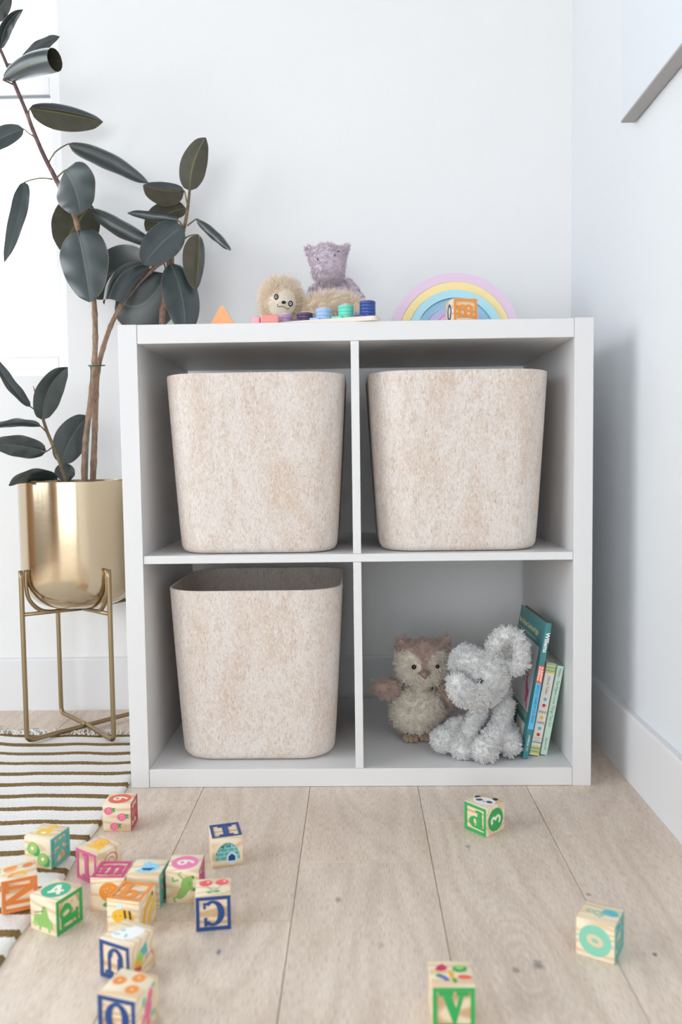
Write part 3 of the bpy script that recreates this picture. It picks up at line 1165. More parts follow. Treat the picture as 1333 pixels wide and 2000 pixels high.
def inside(p, x, y, Y, rx, ry, ang=0.):
    """is the point, seen face on, inside an oval patch sewn on the toy"""
    c = at(x, y, Y)
    k = ppm(Y)
    dx, dz = (p[0] - c.x) * k, (p[2] - c.z) * k
    a = math.radians(ang)
    u, v = dx * math.cos(a) + dz * math.sin(a), -dx * math.sin(a) + dz * math.cos(a)
    return (u / rx) ** 2 + (v / ry) ** 2 < 1


m_eye = mat('black_bead', (14, 14, 16), .12, spec=.6)
# ---- owl
OY = .155
OO = Vector((.478, OY, ZS))
owl = root('plush_owl', 'small brown plush owl with cream face and belly in the lower right cube', 'plush toy', OO)
owl_brown = make_fur('owl_brown_fur', (176, 150, 140), (212, 190, 178))
owl_cream = make_fur('owl_cream_fur', (222, 210, 193), (244, 237, 226))


def owl_col(p):
    if p[1] > OY + .005:
        return 0
    if inside(p, 796, 1305, OY - .04, 29, 29) or inside(p, 861, 1303, OY - .04, 24, 28):
        return 1
    if inside(p, 827, 1332, OY - .04, 44, 17):
        return 1
    if inside(p, 816, 1392, OY - .04, 54, 48):
        return 1
    return 0


furry('body', owl, [eb(824, 1300, OY, 50, 40, .036), eb(824, 1275, OY, 50, 24, .033), eb(817, 1388, OY, 53, 48, .042),
                    limb([(796, 1272, OY), (777, 1248, OY + .004)], [15, 6]), limb([(856, 1270, OY), (877, 1247, OY + .004)], [15, 6])],
      [owl_brown, owl_cream], 12500, .0078, .0015, owl_col, seed=3, org=OO, minz=ZS + .006)
furry('wing', owl, [limb([(775, 1346, OY), (752, 1343, OY - .012), (738, 1342, OY - .02)], [13, 17, 11])], [owl_brown], 1300, .0075, .0015, seed=5, org=OO)
furry('wing', owl, [limb([(866, 1346, OY), (880, 1362, OY - .005), (884, 1376, OY - .008)], [12, 13, 9])], [owl_brown], 800, .0075, .0015, seed=6, org=OO)
m_felt_tan = mat('tan_suede', (158, 136, 114), .9, sheen=.3, bump=(900, .3))
for (fx, fy, fY) in ((803, 1440, OY - .028), (833, 1436, OY - .022)):
    t = MB()
    c = at(fx, fy, fY)
    for k in (-1, 0, 1):
        bm = bmesh.new()
        bmesh.ops.create_icosphere(bm, subdivisions=3, radius=1)
        t.bm(bm, 0, True, Matrix.Translation((c.x - OO.x + k * .0078, c.y - OO.y - .004 + abs(k) * .003, .0072)) @ Matrix.Diagonal((.0066, .015, .0068, 1)))
    t.build('foot', m_felt_tan, owl)
c = at(829, 1318, OY - .048) - OO
t = MB()
t.add([c + Vector(q) for q in ((-.012, .004, .002), (0, .0, .0095), (.011, .004, .002), (.002, .0035, -.0095), (0, -.010, .0), (-.001, .008, .0))],
      [(0, 4, 1), (1, 4, 2), (2, 4, 3), (3, 4, 0), (0, 1, 5), (1, 2, 5), (2, 3, 5), (3, 0, 5)], 0, True)
bk = t.build('beak', m_felt_tan, owl)
ball('eye', owl, at(809, 1303, OY - .0445), .0043, m_eye, OO)
ball('eye', owl, at(855, 1302, OY - .0435), .0037, m_eye, OO)

# ---- elephant
EO = Vector((.572, .075, ZS))
ele = root('plush_elephant', 'pale grey plush elephant sitting with its trunk curled beside the books', 'plush toy', EO)
ele_fur = make_fur('grey_fur', (206, 205, 204), (239, 238, 237))
furry('body', ele, [
    eb(963, 1392, .125, 38, 44, .030), eb(968, 1348, .11, 30, 28, .028),
    limb([(938, 1385, .085), (922, 1420, .065), (908, 1455, .048), (903, 1462, .042)], [17, 16, 18, 21]),
    limb([(988, 1375, .085), (977, 1418, .062), (955, 1452, .034), (948, 1464, .026)], [18, 17, 21, 25]),
    limb([(938, 1418, .11), (895, 1418, .085), (876, 1436, .068), (866, 1444, .062)], [17, 17, 20, 24]),
    limb([(988, 1418, .105), (998, 1436, .072), (996, 1454, .044)], [16, 17, 21]),
], [ele_fur], 17000, .0053, .0016, seed=11, org=EO, minz=ZS + .0012, clump=.005)
furry('head', ele, [
    eb(948, 1318, .058, 48, 50, .036, 10), eb(922, 1293, .056, 32, 28, .028), eb(945, 1345, .052, 40, 33, .030),
    limb([(940, 1350, .034), (912, 1356, .018), (898, 1344, .010), (893, 1332, .008)], [28, 25, 22, 18]),
], [ele_fur], 11500, .0053, .0016, seed=12, org=EO, clump=.005)
furry('ear', ele, [eb(897, 1290, .066, 19, 27, .012, -12), eb(907, 1276, .064, 22, 16, .012, 20)], [ele_fur], 2400, .0058, .0016, seed=13, org=EO)
ring = [(968, 1292, .06), (966, 1262, .055), (985, 1240, .05), (1006, 1243, .047), (1019, 1266, .045), (1018, 1292, .045), (1005, 1306, .048), (990, 1300, .052)]
furry('ear', ele, [limb(ring, [13, 15, 15, 14, 14, 15, 13, 12]), eb(990, 1272, .066, 24, 28, .006, 0)], [ele_fur], 6500, .0054, .0016, seed=14, org=EO, clump=.005)
ec = at(938.5, 1331, .0165)
ball('eye', ele, ec, (.0032, .002, .0036), m_eye, EO)
t = MB()
for a in range(6):
    th = a * math.pi / 3 + .3
    t.tube([ec - EO + Vector((0, -.001, 0)), ec - EO + Vector((.0055 * math.cos(th), -.0005, .0055 * math.sin(th)))], [.0013, .0008], 5)
t.build('eye_stitching', m_eye, ele)

# ---- lavender hippo on the top
HY = .285
HO = Vector((.33, HY, ZT))
hip = root('plush_hippo', 'lavender plush hippo sitting on the shelf top against the wall', 'plush toy', HO)
hip_fur = make_fur('lavender_fur', (200, 184, 197), (230, 216, 226))
furry('body', hip, [eb(655, 600, HY, 44, 52, .035), eb(652, 640, HY, 50, 30, .04), eb(648, 566, HY, 30, 20, .026),
                    limb([(630, 668, HY - .02), (618, 672, HY - .07)], [16, 15]), limb([(680, 668, HY - .02), (694, 672, HY - .07)], [16, 15])],
      [hip_fur], 8000, .0048, .0013, seed=21, org=HO, minz=ZT + .0006, clump=.005)
furry('head', hip, [eb(640, 505, HY - .012, 36, 27, .034), eb(642, 528, HY - .026, 31, 33, .036, 8), eb(641, 520, HY - .050, 30, 30, .022, -4)],
      [hip_fur], 7000, .0046, .0013, seed=22, org=HO, clump=.005)
furry('ear', hip, [limb([(613, 500, HY - .005), (602, 484, HY - .004)], [11, 6])], [hip_fur], 800, .0050, .0011, seed=23, org=HO)
furry('ear', hip, [limb([(669, 496, HY - .005), (679, 480, HY - .004)], [10, 5])], [hip_fur], 800, .0050, .0011, seed=24, org=HO)
furry('arm', hip, [limb([(680, 553, HY - .005), (690, 568, HY - .014), (702, 590, HY - .026), (707, 610, HY - .04)], [9, 11, 12, 11])], [hip_fur], 2200, .0050, .0011, seed=25, org=HO)
furry('arm', hip, [limb([(618, 562, HY), (608, 585, HY - .01), (602, 612, HY - .02)], [9, 11, 11])], [hip_fur], 1800, .0050, .0011, seed=26, org=HO)
m_nostril = mat('purple_thread', (92, 74, 120), .6)
ball('nostril', hip, at(654, 498, HY - .0685), .0017, m_nostril, HO, .6)
ball('nostril', hip, at(621, 507, HY - .0665), .0017, m_nostril, HO, .6)
ball('eye', hip, at(661, 491, HY - .0540), .0015, m_eye, HO)

# ---- sloth
SY = .125
SO = Vector((.245, SY, ZT))
slo = root('plush_sloth', 'tan long haired plush sloth with a cream face lying behind the stacking toy', 'plush toy', SO)
slo_fur = make_fur('tan_fur', (244, 220, 192), (253, 243, 226))
slo_face = make_fur('cream_short_fur', (222, 210, 192), (236, 226, 212))
furry('head', slo, [eb(549, 587, SY, 36, 36, .030, -18)], [slo_fur], 6500, .0145, .0007, seed=31, org=SO, curly=.3, stiff=.9, comb=(0, .12, .1), blunt=.25)
furry('body', slo, [limb([(556, 640, SY + .012), (600, 640, SY + .02), (660, 632, SY + .03)], [26, 30, 24]),
                    limb([(592, 618, SY + .0), (620, 600, SY - .008), (660, 592, SY - .005), (696, 600, SY)], [13, 17, 16, 11])],
      [slo_fur], 9000, .0155, .0007, seed=32, org=SO, curly=.4, stiff=.7, blunt=.25, comb=(.25, 0, .1), minz=ZT + .0006)
t = MB()
fc = at(551, 592, SY - .022) - SO
bm = bmesh.new()
bmesh.ops.create_icosphere(bm, subdivisions=4, radius=1)
t.bm(bm, 0, True, Matrix.Translation(fc) @ Matrix.Rotation(math.radians(18), 4, 'Y') @ Matrix.Diagonal((.0235, .0165, .026, 1)))
t.build('face', mat('cream_velour', (226, 215, 198), .95, sheen=.4, bump=(700, .4)), slo)
m_white = mat('white_thread', (244, 244, 244), .5)
m_blk = mat('black_thread', (26, 24, 26), .7)
for (ex, ey) in ((540, 580), (568, 593)):
    c = at(ex, ey, SY - .0375)
    for (r, dy, m) in (((.0040, .0012, .0050), 0, m_blk), ((.0019, .0010, .0025), -.0009, m_white), ((.0011, .0008, .0016), -.0016, m_blk)):
        ball('eye', slo, c + Vector((0, dy, 0)), r, m, SO, seg=3)
ball('nose', slo, at(554.5, 590.5, SY - .0400), (.0038, .002, .0027), m_blk, SO, seg=2)
t = MB()
mp_ = [at(x, y, SY - .0395) - SO for x, y in ((542, 594), (544, 599), (551, 598), (558, 601), (563, 604), (566, 601))]
t.tube(smoothpath(mp_, 4), .0005, 5)
t.build('mouth', m_blk, slo)


# ------------------------------------------------------------------ toys on the top of the shelf
def rounded(poly, r, n=5):
    out = []
    L = len(poly)
    for i in range(L):
        p, a, b = Vector(poly[i]), Vector(poly[i - 1]), Vector(poly[(i + 1) % L])
        u, v = (a - p).normalized(), (b - p).normalized()
        d = r / math.tan(u.angle(v) / 2)
        s_, e_ = p + u * d, p + v * d
        for k in range(n + 1):
            t = k / n
            out.append(tuple((s_ * (1 - t) + p * t) * (1 - t) + (p * (1 - t) + e_ * t) * t))
    return out


tri = MB()
XZ = Matrix(((1, 0, 0, 0), (0, 0, 1, 0), (0, 1, 0, 0), (0, 0, 0, 1)))     # outline in x-z, extruded along y
tri.prism(rounded([(-.023, 0), (.023, 0), (0, .0395)], .004), -.008, .008, 0, XZ)
c = at(436, 641, .055)
o = tri.build('triangle_block', mat('orange_paint', (246, 170, 118), .5))
o.location = (c.x, .055, ZT)
tag(o, 'orange triangular wooden block on the shelf top', 'toy block')

for (x0, x1, yt, Y, col, nm, lab) in ((509, 544.5, 614.2, .022, (236, 152, 146), 'coral', 'larger coral pink wooden block left of the stacking toy'),
                                      (491.5, 508, 617, .030, (240, 176, 186), 'pale_pink', 'small pale pink block beside the larger coral block')):
    a, b = at(x0, yt, Y), at(x1, yt, Y)
    t = MB()
    w_ = (b.x - a.x)
    t.rbox((-w_ / 2, -.009, 0), (w_ / 2, .009, a.z - ZT), .003, seg=3)
    o = t.build('toy_block', mat(nm + '_paint', col, .5))
    o.location = ((a.x + b.x) / 2, Y + .009, ZT)
    tag(o, lab, 'toy block')

# counting board with stacked rings
bl, br = at(560, 620, .055), at(719, 620, .016)
ang = math.atan2(br.y - bl.y, br.x - bl.x)
BO = Vector(((bl.x + br.x) / 2, (bl.y + br.y) / 2, ZT))
board = root('stacking_toy', 'wooden counting board with coloured stacking rings on the shelf top', 'stacking toy', BO, (0, 0, ang))
Lb = (br - bl).xy.length / 2 + .018
t = MB()
t.prism(rounded([(-Lb, -.0185), (Lb, -.0185), (Lb, .0185), (-Lb, .0185)], .009), 0, .0070, 0)
t.build('board', mat('pale_wood', (232, 218, 204), .5), board)
m_peg = mat('peg_wood', (234, 206, 190), .5)
Rz = Matrix.Rotation(-ang, 3, 'Z')
for (px_, Y, n_, hr, col, nm, rr) in ((557.5, .055, 2, .0068, (178, 150, 186), 'lilac', .0115), (595.5, .046, 3, .0046, (88, 66, 100), 'plum', .0133), (632.5, .036, 3, .0061, (160, 190, 228), 'sky_blue', .0131),
                                      (676, .026, 4, .0053, (108, 214, 190), 'mint', .0125), (718.5, .016, 5, .0051, (50, 78, 150), 'navy', .0126)):
    c = at(px_, 615, Y)
    q = Rz @ (Vector((c.x, c.y, ZT)) - BO)
    m = mat(nm + '_ring_paint', col, .35, spec=.5)
    for k in range(n_):
        h = hr
        z0 = .0071 + k * h
        t = MB()
        t.lathe([(.003, z0), (rr - .0006, z0), (rr, z0 + .0008), (rr, z0 + h - .0009), (rr - .0007, z0 + h - .0001), (.003, z0 + h - .0001), (.003, z0)], (q.x, q.y, 0), 32)
        t.build('ring', m, board, autosmooth=True)
    t = MB()
    zt = .0071 + hr * n_
    t.lathe([(.0, .003), (.0029, .003), (.0029, zt + .0), (.0062, zt + .0002), (.0062, zt + .0018), (.004, zt + .0028), (0, zt + .0030)], (q.x, q.y, 0), 20)
    t.build('peg', m_peg, board)
    if n_ >= 3:                             # number tile of the same colour lying in front
        t = MB()
        w_ = .0085
        cx = q.x - .010
        t.prism(rounded([(cx - w_, -.0182), (cx + w_, -.0182), (cx + w_, -.012), (cx - w_, -.012)], .002), .0070, .0100, 0)
        t.build('number_tile', m, board)

# rainbow
RO = Vector((at(886, 640, .232).x, .232, ZT))
rb = root('rainbow_stacker', 'pastel wooden rainbow of nested arches on the shelf top', 'rainbow toy', RO, (0, 0, .03))
rads = [.1190, .1025, .0875, .0730, .0590, .0455, .0315]
cols = [(230, 204, 226), (250, 226, 164), (178, 224, 236), (164, 206, 228), (192, 186, 224), (240, 178, 206), (246, 206, 190)]
nms = ['pink_arch', 'yellow_arch', 'light_blue_arch', 'blue_arch', 'lavender_arch', 'rose_arch', 'peach_arch']
sh = [0, -.001, -.004, .001, -.002, -.003, -.002]
for i, (ro, col) in enumerate(zip(rads, cols)):
    ri = rads[i + 1] + .0006 if i + 1 < len(rads) else .018
    pl = [(ro * math.cos(a), ro * math.sin(a)) for a in np.linspace(0, math.pi, 49)] + [(ri * math.cos(a), ri * math.sin(a)) for a in np.linspace(math.pi, 0, 49)]
    t = MB()
    vs = [(x, -.02, z) for x, z in pl] + [(x, .02, z) for x, z in pl]
    n = len(pl)
    fs = []
    for k in range(48):
        fs.append((k, k + 1, n - 2 - k, n - 1 - k))
        fs.append((n + k + 1, n + k, n + n - 1 - k, n + n - 2 - k))
    for k in range(n):
        fs.append((k, n + k, n + (k + 1) % n, (k + 1) % n))
    t.add(vs, fs, 0, False)
    o = t.build('arch', mat(nms[i], col, .55), rb)
    o.location = (0, sh[i] * 1.6, 0)
    o['label'] = nms[i].replace('_', ' ')

# ------------------------------------------------------------------ alphabet blocks
BS = .0403


def gl(ch):
    """heavy slab-serif letters from a few polygons, drawn in a +-.5 box"""
    P = []

    def r(x0, y0, x1, y1):
        P.append([(x0, y0), (x1, y0), (x1, y1), (x0, y1)])

    def arc(cx, cy, rx, ry, ix, iy, a0, a1, n=20):
        A = [math.radians(a0 + (a1 - a0) * k / n) for k in range(n + 1)]
        for k in range(n):
            a, b = A[k], A[k + 1]
            P.append([(cx + rx * math.cos(a), cy + ry * math.sin(a)), (cx + rx * math.cos(b), cy + ry * math.sin(b)),
                      (cx + ix * math.cos(b), cy + iy * math.sin(b)), (cx + ix * math.cos(a), cy + iy * math.sin(a))])

    if ch == 'I':
        r(-.11, -.42, .11, .42); r(-.27, .32, .27, .42); r(-.27, -.42, .27, -.32)
    elif ch == 'l':
        r(-.10, -.42, .10, .42); r(-.22, .33, 0, .42); r(-.24, -.42, .24, -.34)
    elif ch == 'O':
        arc(0, 0, .36, .42, .16, .34, 0, 360, 36)
    elif ch == 'Q':
        arc(0, 0, .36, .42, .16, .34, 0, 360, 36); P.append([(-.02, -.25), (.12, -.2), (.36, -.44), (.2, -.46)])
    elif ch == 'C':
        arc(.02, 0, .38, .42, .17, .34, 48, 312, 30); r(.2, .14, .3, .42); r(.24, -.36, .32, -.16)
    elif ch == 'S':
        arc(0, .19, .28, .23, .12, .12, 20, 270, 20); arc(0, -.19, .28, .23, .12, .12, -160, 90, 20)
        r(.16, .2, .28, .42); r(-.28, -.42, -.16, -.2)
    elif ch == 'U':
        r(-.30, -.1, -.11, .38); r(.16, -.1, .26, .38); arc(-.02, -.1, .28, .30, .13, .21, 180, 360, 20)
        r(-.38, .33, -.02, .42); r(.06, .33, .36, .42)
    elif ch == 'V':
        P.append([(-.32, .40), (-.09, .40), (.09, -.12), (-.02, -.42)]); P.append([(.16, .40), (.28, .40), (.06, -.42), (-.02, -.42)])
        r(-.40, .33, -.02, .42); r(.08, .33, .40, .42)
    elif ch == 'N':
        r(-.32, -.4, -.22, .4); r(.20, -.4, .30, .4); P.append([(-.34, .42), (-.12, .42), (.30, -.42), (.12, -.42)])
        r(-.42, .34, -.14, .42); r(.08, .34, .42, .42); r(-.42, -.42, -.12, -.34)
    elif ch == 'K':
        r(-.32, -.42, -.12, .42); r(-.42, .33, -.02, .42); r(-.42, -.42, -.02, -.33)
        P.append([(-.12, -.08), (-.12, .06), (.22, .38), (.34, .38)]); P.append([(-.08, .06), (.06, .16), (.40, -.38), (.16, -.38)])
        r(.06, .34, .42, .42); r(.06, -.42, .44, -.34)
    elif ch in 'bdp':
        arc(0, 0, .30, .27, .10, .19, 0, 360, 30)
        s = {'b': -1, 'd': 1, 'p': -1}[ch]
        up = ch != 'p'
        x0, x1 = (s * .34, s * .14) if s > 0 else (-.34, -.14)
        x0, x1 = min(x0, x1), max(x0, x1)
        y0, y1 = (-.24, .58) if up else (-.58, .24)
        r(x0, y0, x1, y1)
        if up:
            r(x0 - .1, .49, x1 - .02, .58)
            if ch == 'd':
                r(x0, -.27, x1 + .1, -.18)
        else:
            r(x0 - .1, -.58, x1 + .1, -.49); r(x0 - .1, .16, x1, .24)
        dy = -.16 if up else .16
        P[:] = [[(a + (.02 if s < 0 else -.02) * 1, (b + dy) * .86) for a, b in q] for q in P]
    elif ch == 'm':
        for x in (-.36, -.07, .22):
            r(x, -.30, x + .15, .24); r(x - .05, -.30, x + .20, -.22)
        r(-.44, .18, -.24, .26)
        arc(-.13, .14, .21, .16, .06, .06, 0, 180, 14); arc(.16, .14, .21, .16, .06, .06, 0, 180, 14)
    return P


def face_frame(face, s):
    """frame with x right, y up on the face as seen from outside, z outward"""
    h = s / 2
    if face == 'F':
        X, Y, Z, c = (1, 0, 0), (0, 0, 1), (0, -1, 0), (0, -h, h)
    elif face == 'R':
        X, Y, Z, c = (0, 1, 0), (0, 0, 1), (1, 0, 0), (h, 0, h)
    elif face == 'L':
        X, Y, Z, c = (0, -1, 0), (0, 0, 1), (-1, 0, 0), (-h, 0, h)
    else:
        X, Y, Z, c = (1, 0, 0), (0, 1, 0), (0, 0, 1), (0, 0, s)
    return Matrix(((X[0], Y[0], Z[0], c[0]), (X[1], Y[1], Z[1], c[1]), (X[2], Y[2], Z[2], c[2]), (0, 0, 0, 1)))


PAINT = dict(crimson=(196, 78, 96), red=(236, 108, 84), pink=(238, 130, 180), magenta=(206, 66, 128), rose=(206, 98, 150), orange=(236, 148, 60), rust=(222, 124, 56),
             green=(48, 168, 88), leaf=(146, 190, 106), teal=(96, 184, 178), sea=(52, 178, 138), aqua=(98, 196, 204), blue=(28, 70, 134), sky=(150, 212, 240), yellow=(248, 200, 60),
             gold=(236, 184, 52), white=(248, 248, 248), black=(38, 38, 44), lime=(168, 208, 110), slate=(92, 94, 120), berry=(236, 116, 150), coral=(244, 96, 108),
             peach=(250, 172, 110), violet=(98, 116, 190), cream=(250, 244, 226), wood=(226, 202, 168), mintc=(134, 204, 178), ruby=(204, 52, 96), paleb=(206, 228, 240))


def paint(c):
    return mat('paint_' + c, PAINT[c], .45)


class Pic:
    """flat print on one face: layered paint shapes .08 mm apart"""

    def __init__(s):
        s.items = []

    def e(s, cx, cy, rx, ry, col, rot=0, n=22):
        a = math.radians(rot)
        s.items.append(([(cx + rx * math.cos(t) * math.cos(a) - ry * math.sin(t) * math.sin(a), cy + rx * math.cos(t) * math.sin(a) + ry * math.sin(t) * math.cos(a))
                         for t in [2 * math.pi * k / n for k in range(n)]], col))
        return s

    def p(s, pts, col):
        s.items.append((pts, col))
        return s

    def ln(s, pts, w, col):
        for a, b in zip(pts[:-1], pts[1:]):
            d = Vector((b[0] - a[0], b[1] - a[1]))
            if d.length < 1e-6:
                continue
            n = Vector((-d.y, d.x)).normalized() * w / 2
            s.items.append(([(a[0] - n.x, a[1] - n.y), (b[0] - n.x, b[1] - n.y), (b[0] + n.x, b[1] + n.y), (a[0] + n.x, a[1] + n.y)], col))
        return s

    def arcl(s, cx, cy, r, a0, a1, w, col, n=10, ry=None):
        ry = r if ry is None else ry
        return s.ln([(cx + r * math.cos(math.radians(a0 + (a1 - a0) * k / n)), cy + ry * math.sin(math.radians(a0 + (a1 - a0) * k / n))) for k in range(n + 1)], w, col)


def digit(ch, cx=0, cy=0, k=1.0):
    P = Pic()
    c = 'cream'
    if ch == '6':
        P.arcl(0, -.08, .105, 0, 360, .085, c, 20, .10)
        P.arcl(.06, -.04, .165, 95, 185, .085, c, 8, .27)
    elif ch == '4':
        P.p([(.02, -.24), (.12, -.24), (.12, .24), (.02, .24)], c).p([(-.2, -.12), (.2, -.12), (.2, -.03), (-.2, -.03)], c).p([(-.2, -.12), (-.1, -.1), (.1, .24), (0, .24)], c)
    elif ch == '3':
        P.arcl(-.02, .10, .10, -90, 150, .085, c, 12, .095)
        P.arcl(-.02, -.10, .12, -150, 90, .085, c, 12, .11)
    elif ch == '0':
        P.arcl(0, 0, .12, 0, 360, .10, c, 24, .17)
    return P.items


def disc_digit(ch, col, rot=0):
    P = Pic().e(0, 0, .37, .37, col, 0, 36)
    a = math.radians(rot)
    for pts, c in digit(ch):
        P.p([(x * math.cos(a) - y * math.sin(a), x * math.sin(a) + y * math.cos(a)) for x, y in pts], c)
    return P


def strawberries():
    P = Pic()
    for x, y in ((-.22, .24), (.2, .03), (-.04, -.28)):
        P.p([(x - .19, y + .02), (x - .15, y + .09), (x - .06, y + .13), (x + .06, y + .12), (x + .13, y + .03), (x + .10, y - .07), (x, y - .13), (x - .1, y - .12), (x - .17, y - .06)], 'berry')
        P.p([(x + .08, y + .10), (x + .2, y + .09), (x + .14, y + .02), (x + .19, y - .04), (x + .1, y - .03)], 'green')
        for dx, dy in ((-.08, .04), (-.02, .07), (0, 0), (-.07, -.04), (.02, -.07)):
            P.e(x + dx, y + dy, .014, .014, 'white', 0, 8)
    return P


def kiwi():
    P = Pic()
    for x, y, r in ((-.17, .12, 50), (.18, -.16, 50)):
        P.e(x + .07, y - .02, .22, .17, 'green', r + 80).e(x, y, .2, .17, 'leaf', r).e(x, y, .15, .12, 'lime', r).e(x, y, .06, .05, 'cream', r)
        for k in range(8):
            P.e(x + .09 * math.cos(k * .785), y + .08 * math.sin(k * .785), .012, .012, 'black', 0, 6)
    return P


def keypic():
    return Pic().e(-.04, -.06, .24, .2, 'yellow').e(-.02, -.12, .08, .06, 'cream').p([(-.09, .1), (.06, .1), (.08, .42), (-.06, .42)], 'yellow').p([(.0, .3), (.18, .32), (.18, .24), (0, .24)], 'yellow')


def lion():
    P = Pic()
    P.p([(-.22, -.28), (.16, -.2), (.3, -.3), (.26, .02), (-.12, .05)], 'yellow')
    for k in range(12):
        P.e(-.04 + .2 * math.cos(k * .5236), .14 + .17 * math.sin(k * .5236), .06, .05, 'peach')
    P.e(-.04, .14, .18, .15, 'yellow').arcl(.0, .13, .07, 200, 340, .02, 'rust').e(-.1, .18, .015, .015, 'black').e(.04, .18, .015, .015, 'black')
    return P


def snail():
    return Pic().arcl(.05, .1, .22, -60, 220, .025, 'crimson').arcl(.05, .1, .1, 0, 300, .02, 'crimson').ln([(-.14, -.05), (-.3, -.2), (.25, -.22)], .03, 'crimson').e(-.2, -.02, .03, .05, 'crimson')


def acorns():
    return (Pic().e(-.2, .1, .17, .13, 'peach', 20).e(-.2, .2, .19, .09, 'orange', 20).e(.24, .2, .15, .12, 'rust', 20).p([(.28, .12), (.46, .2), (.5, .32), (.38, .28)], 'orange')
            .e(-.05, -.16, .2, .07, 'gold', 12).e(-.2, -.26, .1, .05, 'orange', 40).e(.12, -.22, .07, .13, 'gold', 30))


def croc():
    return (Pic().p([(-.36, -.3), (.34, -.3), (.34, -.12), (.2, -.02), (.12, .26), (-.02, .24), (-.06, .02), (-.3, -.02)], 'leaf')
            .ln([(-.3, .02), (.02, .12)], .02, 'black').e(-.28, -.26, .1, .07, 'lime').e(.04, .2, .02, .02, 'black').ln([(-.1, -.3), (-.12, -.4)], .08, 'leaf').ln([(.2, -.3), (.22, -.4)], .08, 'leaf'))


def fruit():
    P = Pic().e(.06, .06, .28, .27, 'orange')
    for x, y in ((0, .16), (.08, .1), (-.04, .06), (.04, .0), (.14, .18), (-.08, .14)):
        P.e(x, y, .014, .014, 'cream', 0, 6)
    return P.p([(-.14, -.3), (-.04, -.36), (.06, -.26), (-.04, -.2)], 'green').ln([(.06, -.2), (.04, -.36)], .03, 'green').p([(.06, -.3), (.2, -.34), (.22, -.24)], 'green')


def whale():
    return (Pic().p([(-.28, -.26), (-.14, -.02), (-.16, .2), (-.02, .32), (.06, .22), (.26, .16), (.34, 0), (.26, -.2), (.0, -.3)], 'sky')
            .p([(-.14, -.06), (.22, -.02), (.12, -.18), (-.08, -.17)], 'blue').e(.06, .1, .014, .014, 'black', 0, 6))


def frog():
    return (Pic().e(.12, .08, .22, .16, 'leaf', 75).e(.0, -.14, .12, .22, 'leaf', -35).ln([(.05, .2), (-.12, .36), (-.02, .42)], .05, 'leaf').ln([(-.1, .2), (-.26, .16), (-.26, .28)], .05, 'leaf')
            .ln([(-.05, -.25), (-.25, -.3), (-.2, -.42)], .05, 'leaf').e(.26, .26, .07, .07, 'leaf').e(.28, -.06, .07, .07, 'leaf').e(.29, .27, .025, .025, 'black').e(.31, -.07, .025, .025, 'black')
            .arcl(.22, .1, .04, 120, 250, .015, 'black'))


def bee():
    P = Pic().e(0, .02, .32, .2, 'gold')
    for x in (.06, .2):
        P.p([(x - .05, .2), (x + .01, .2), (x + .05, -.16), (x - .01, -.16)], 'black')
    return P.e(-.2, .02, .015, .015, 'black').e(-.08, .04, .015, .015, 'black').e(-.1, .28, .1, .06, 'paleb', 30)


def bananas():
    P = Pic()
    P.arcl(.36, -.30, .62, 100, 182, .17, 'gold', 10).arcl(.44, -.32, .40, 98, 185, .15, 'yellow', 10).e(.25, .32, .04, .06, 'black')
    return P


def igloo():
    P = Pic()
    P.p([(-.38, -.24)] + [(.36 * math.cos(a), -.24 + .52 * math.sin(a)) for a in np.linspace(math.pi, 0, 18)] + [(.38, -.24)], 'teal')
    for y in (-.12, 0, .12):
        hw = .36 * math.sqrt(max(0, 1 - ((y + .24) / .52) ** 2))
        P.ln([(-hw, y), (hw, y)], .014, 'paleb')
    for x, y in ((-.22, -.18), (.3, -.18), (-.1, -.06), (.12, -.06), (-.2, .06), (.02, .06), (.2, .06), (-.06, .18), (.12, .18)):
        P.ln([(x, y - .05), (x, y + .05)], .014, 'paleb')
    random.seed(2)
    for k in range(26):
        x = random.uniform(-.34, .1)
        P.e(x, -.24 + .5 * math.sqrt(max(0, 1 - (x / .36) ** 2)) - random.uniform(0, .12), .014, .018, 'black', 0, 5)
    return P.e(.12, -.2, .16, .19, 'paleb').p([(.02, -.27), (.22, -.27), (.22, -.14), (.12, -.06), (.02, -.14)], 'blue')


def cherries():
    return (Pic().e(-.2, .2, .17, .15, 'coral').e(.22, .2, .17, .15, 'coral').ln([(-.18, .06), (-.06, -.12), (0, -.26)], .02, 'sea').ln([(.22, .06), (.1, -.1), (0, -.26)], .02, 'sea')
            .p([(-.2, -.26), (-.1, -.2), (0, -.28), (-.1, -.32)], 'sea').p([(.2, -.24), (.1, -.18), (0, -.28), (.1, -.3)], 'sea').e(-.14, .24, .03, .03, 'cream').e(.28, .24, .03, .03, 'cream'))


def horse():
    return (Pic().p([(-.32, -.2), (-.18, -.3), (.12, -.26), (.3, -.1), (.34, .16), (.3, .28), (.0, .3), (-.12, .16)], 'white')
            .ln([(-.2, .02), (-.1, .06)], .05, 'aqua').ln([(-.26, -.16), (-.12, -.12)], .045, 'aqua').ln([(.04, -.06), (.08, -.18)], .05, 'aqua').ln([(-.02, .34), (.26, .32)], .02, 'paleb'))


def umbrella():
    P = Pic()
    segs = [((.12, .3), (-.12, .2), 'teal'), ((-.12, .2), (-.26, .06), 'lime'), ((-.26, .06), (-.32, -.12), 'gold'), ((-.32, -.12), (-.34, -.28), 'crimson')]
    for a, b, c in segs:
        P.p([a, b, (b[0] * .5 + .1, b[1] * .6 - .12), (a[0] * .5 + .1, a[1] * .6 - .12)], c)
    return P.ln([(.08, -.08), (.3, -.02), (.34, -.14)], .03, 'rose')


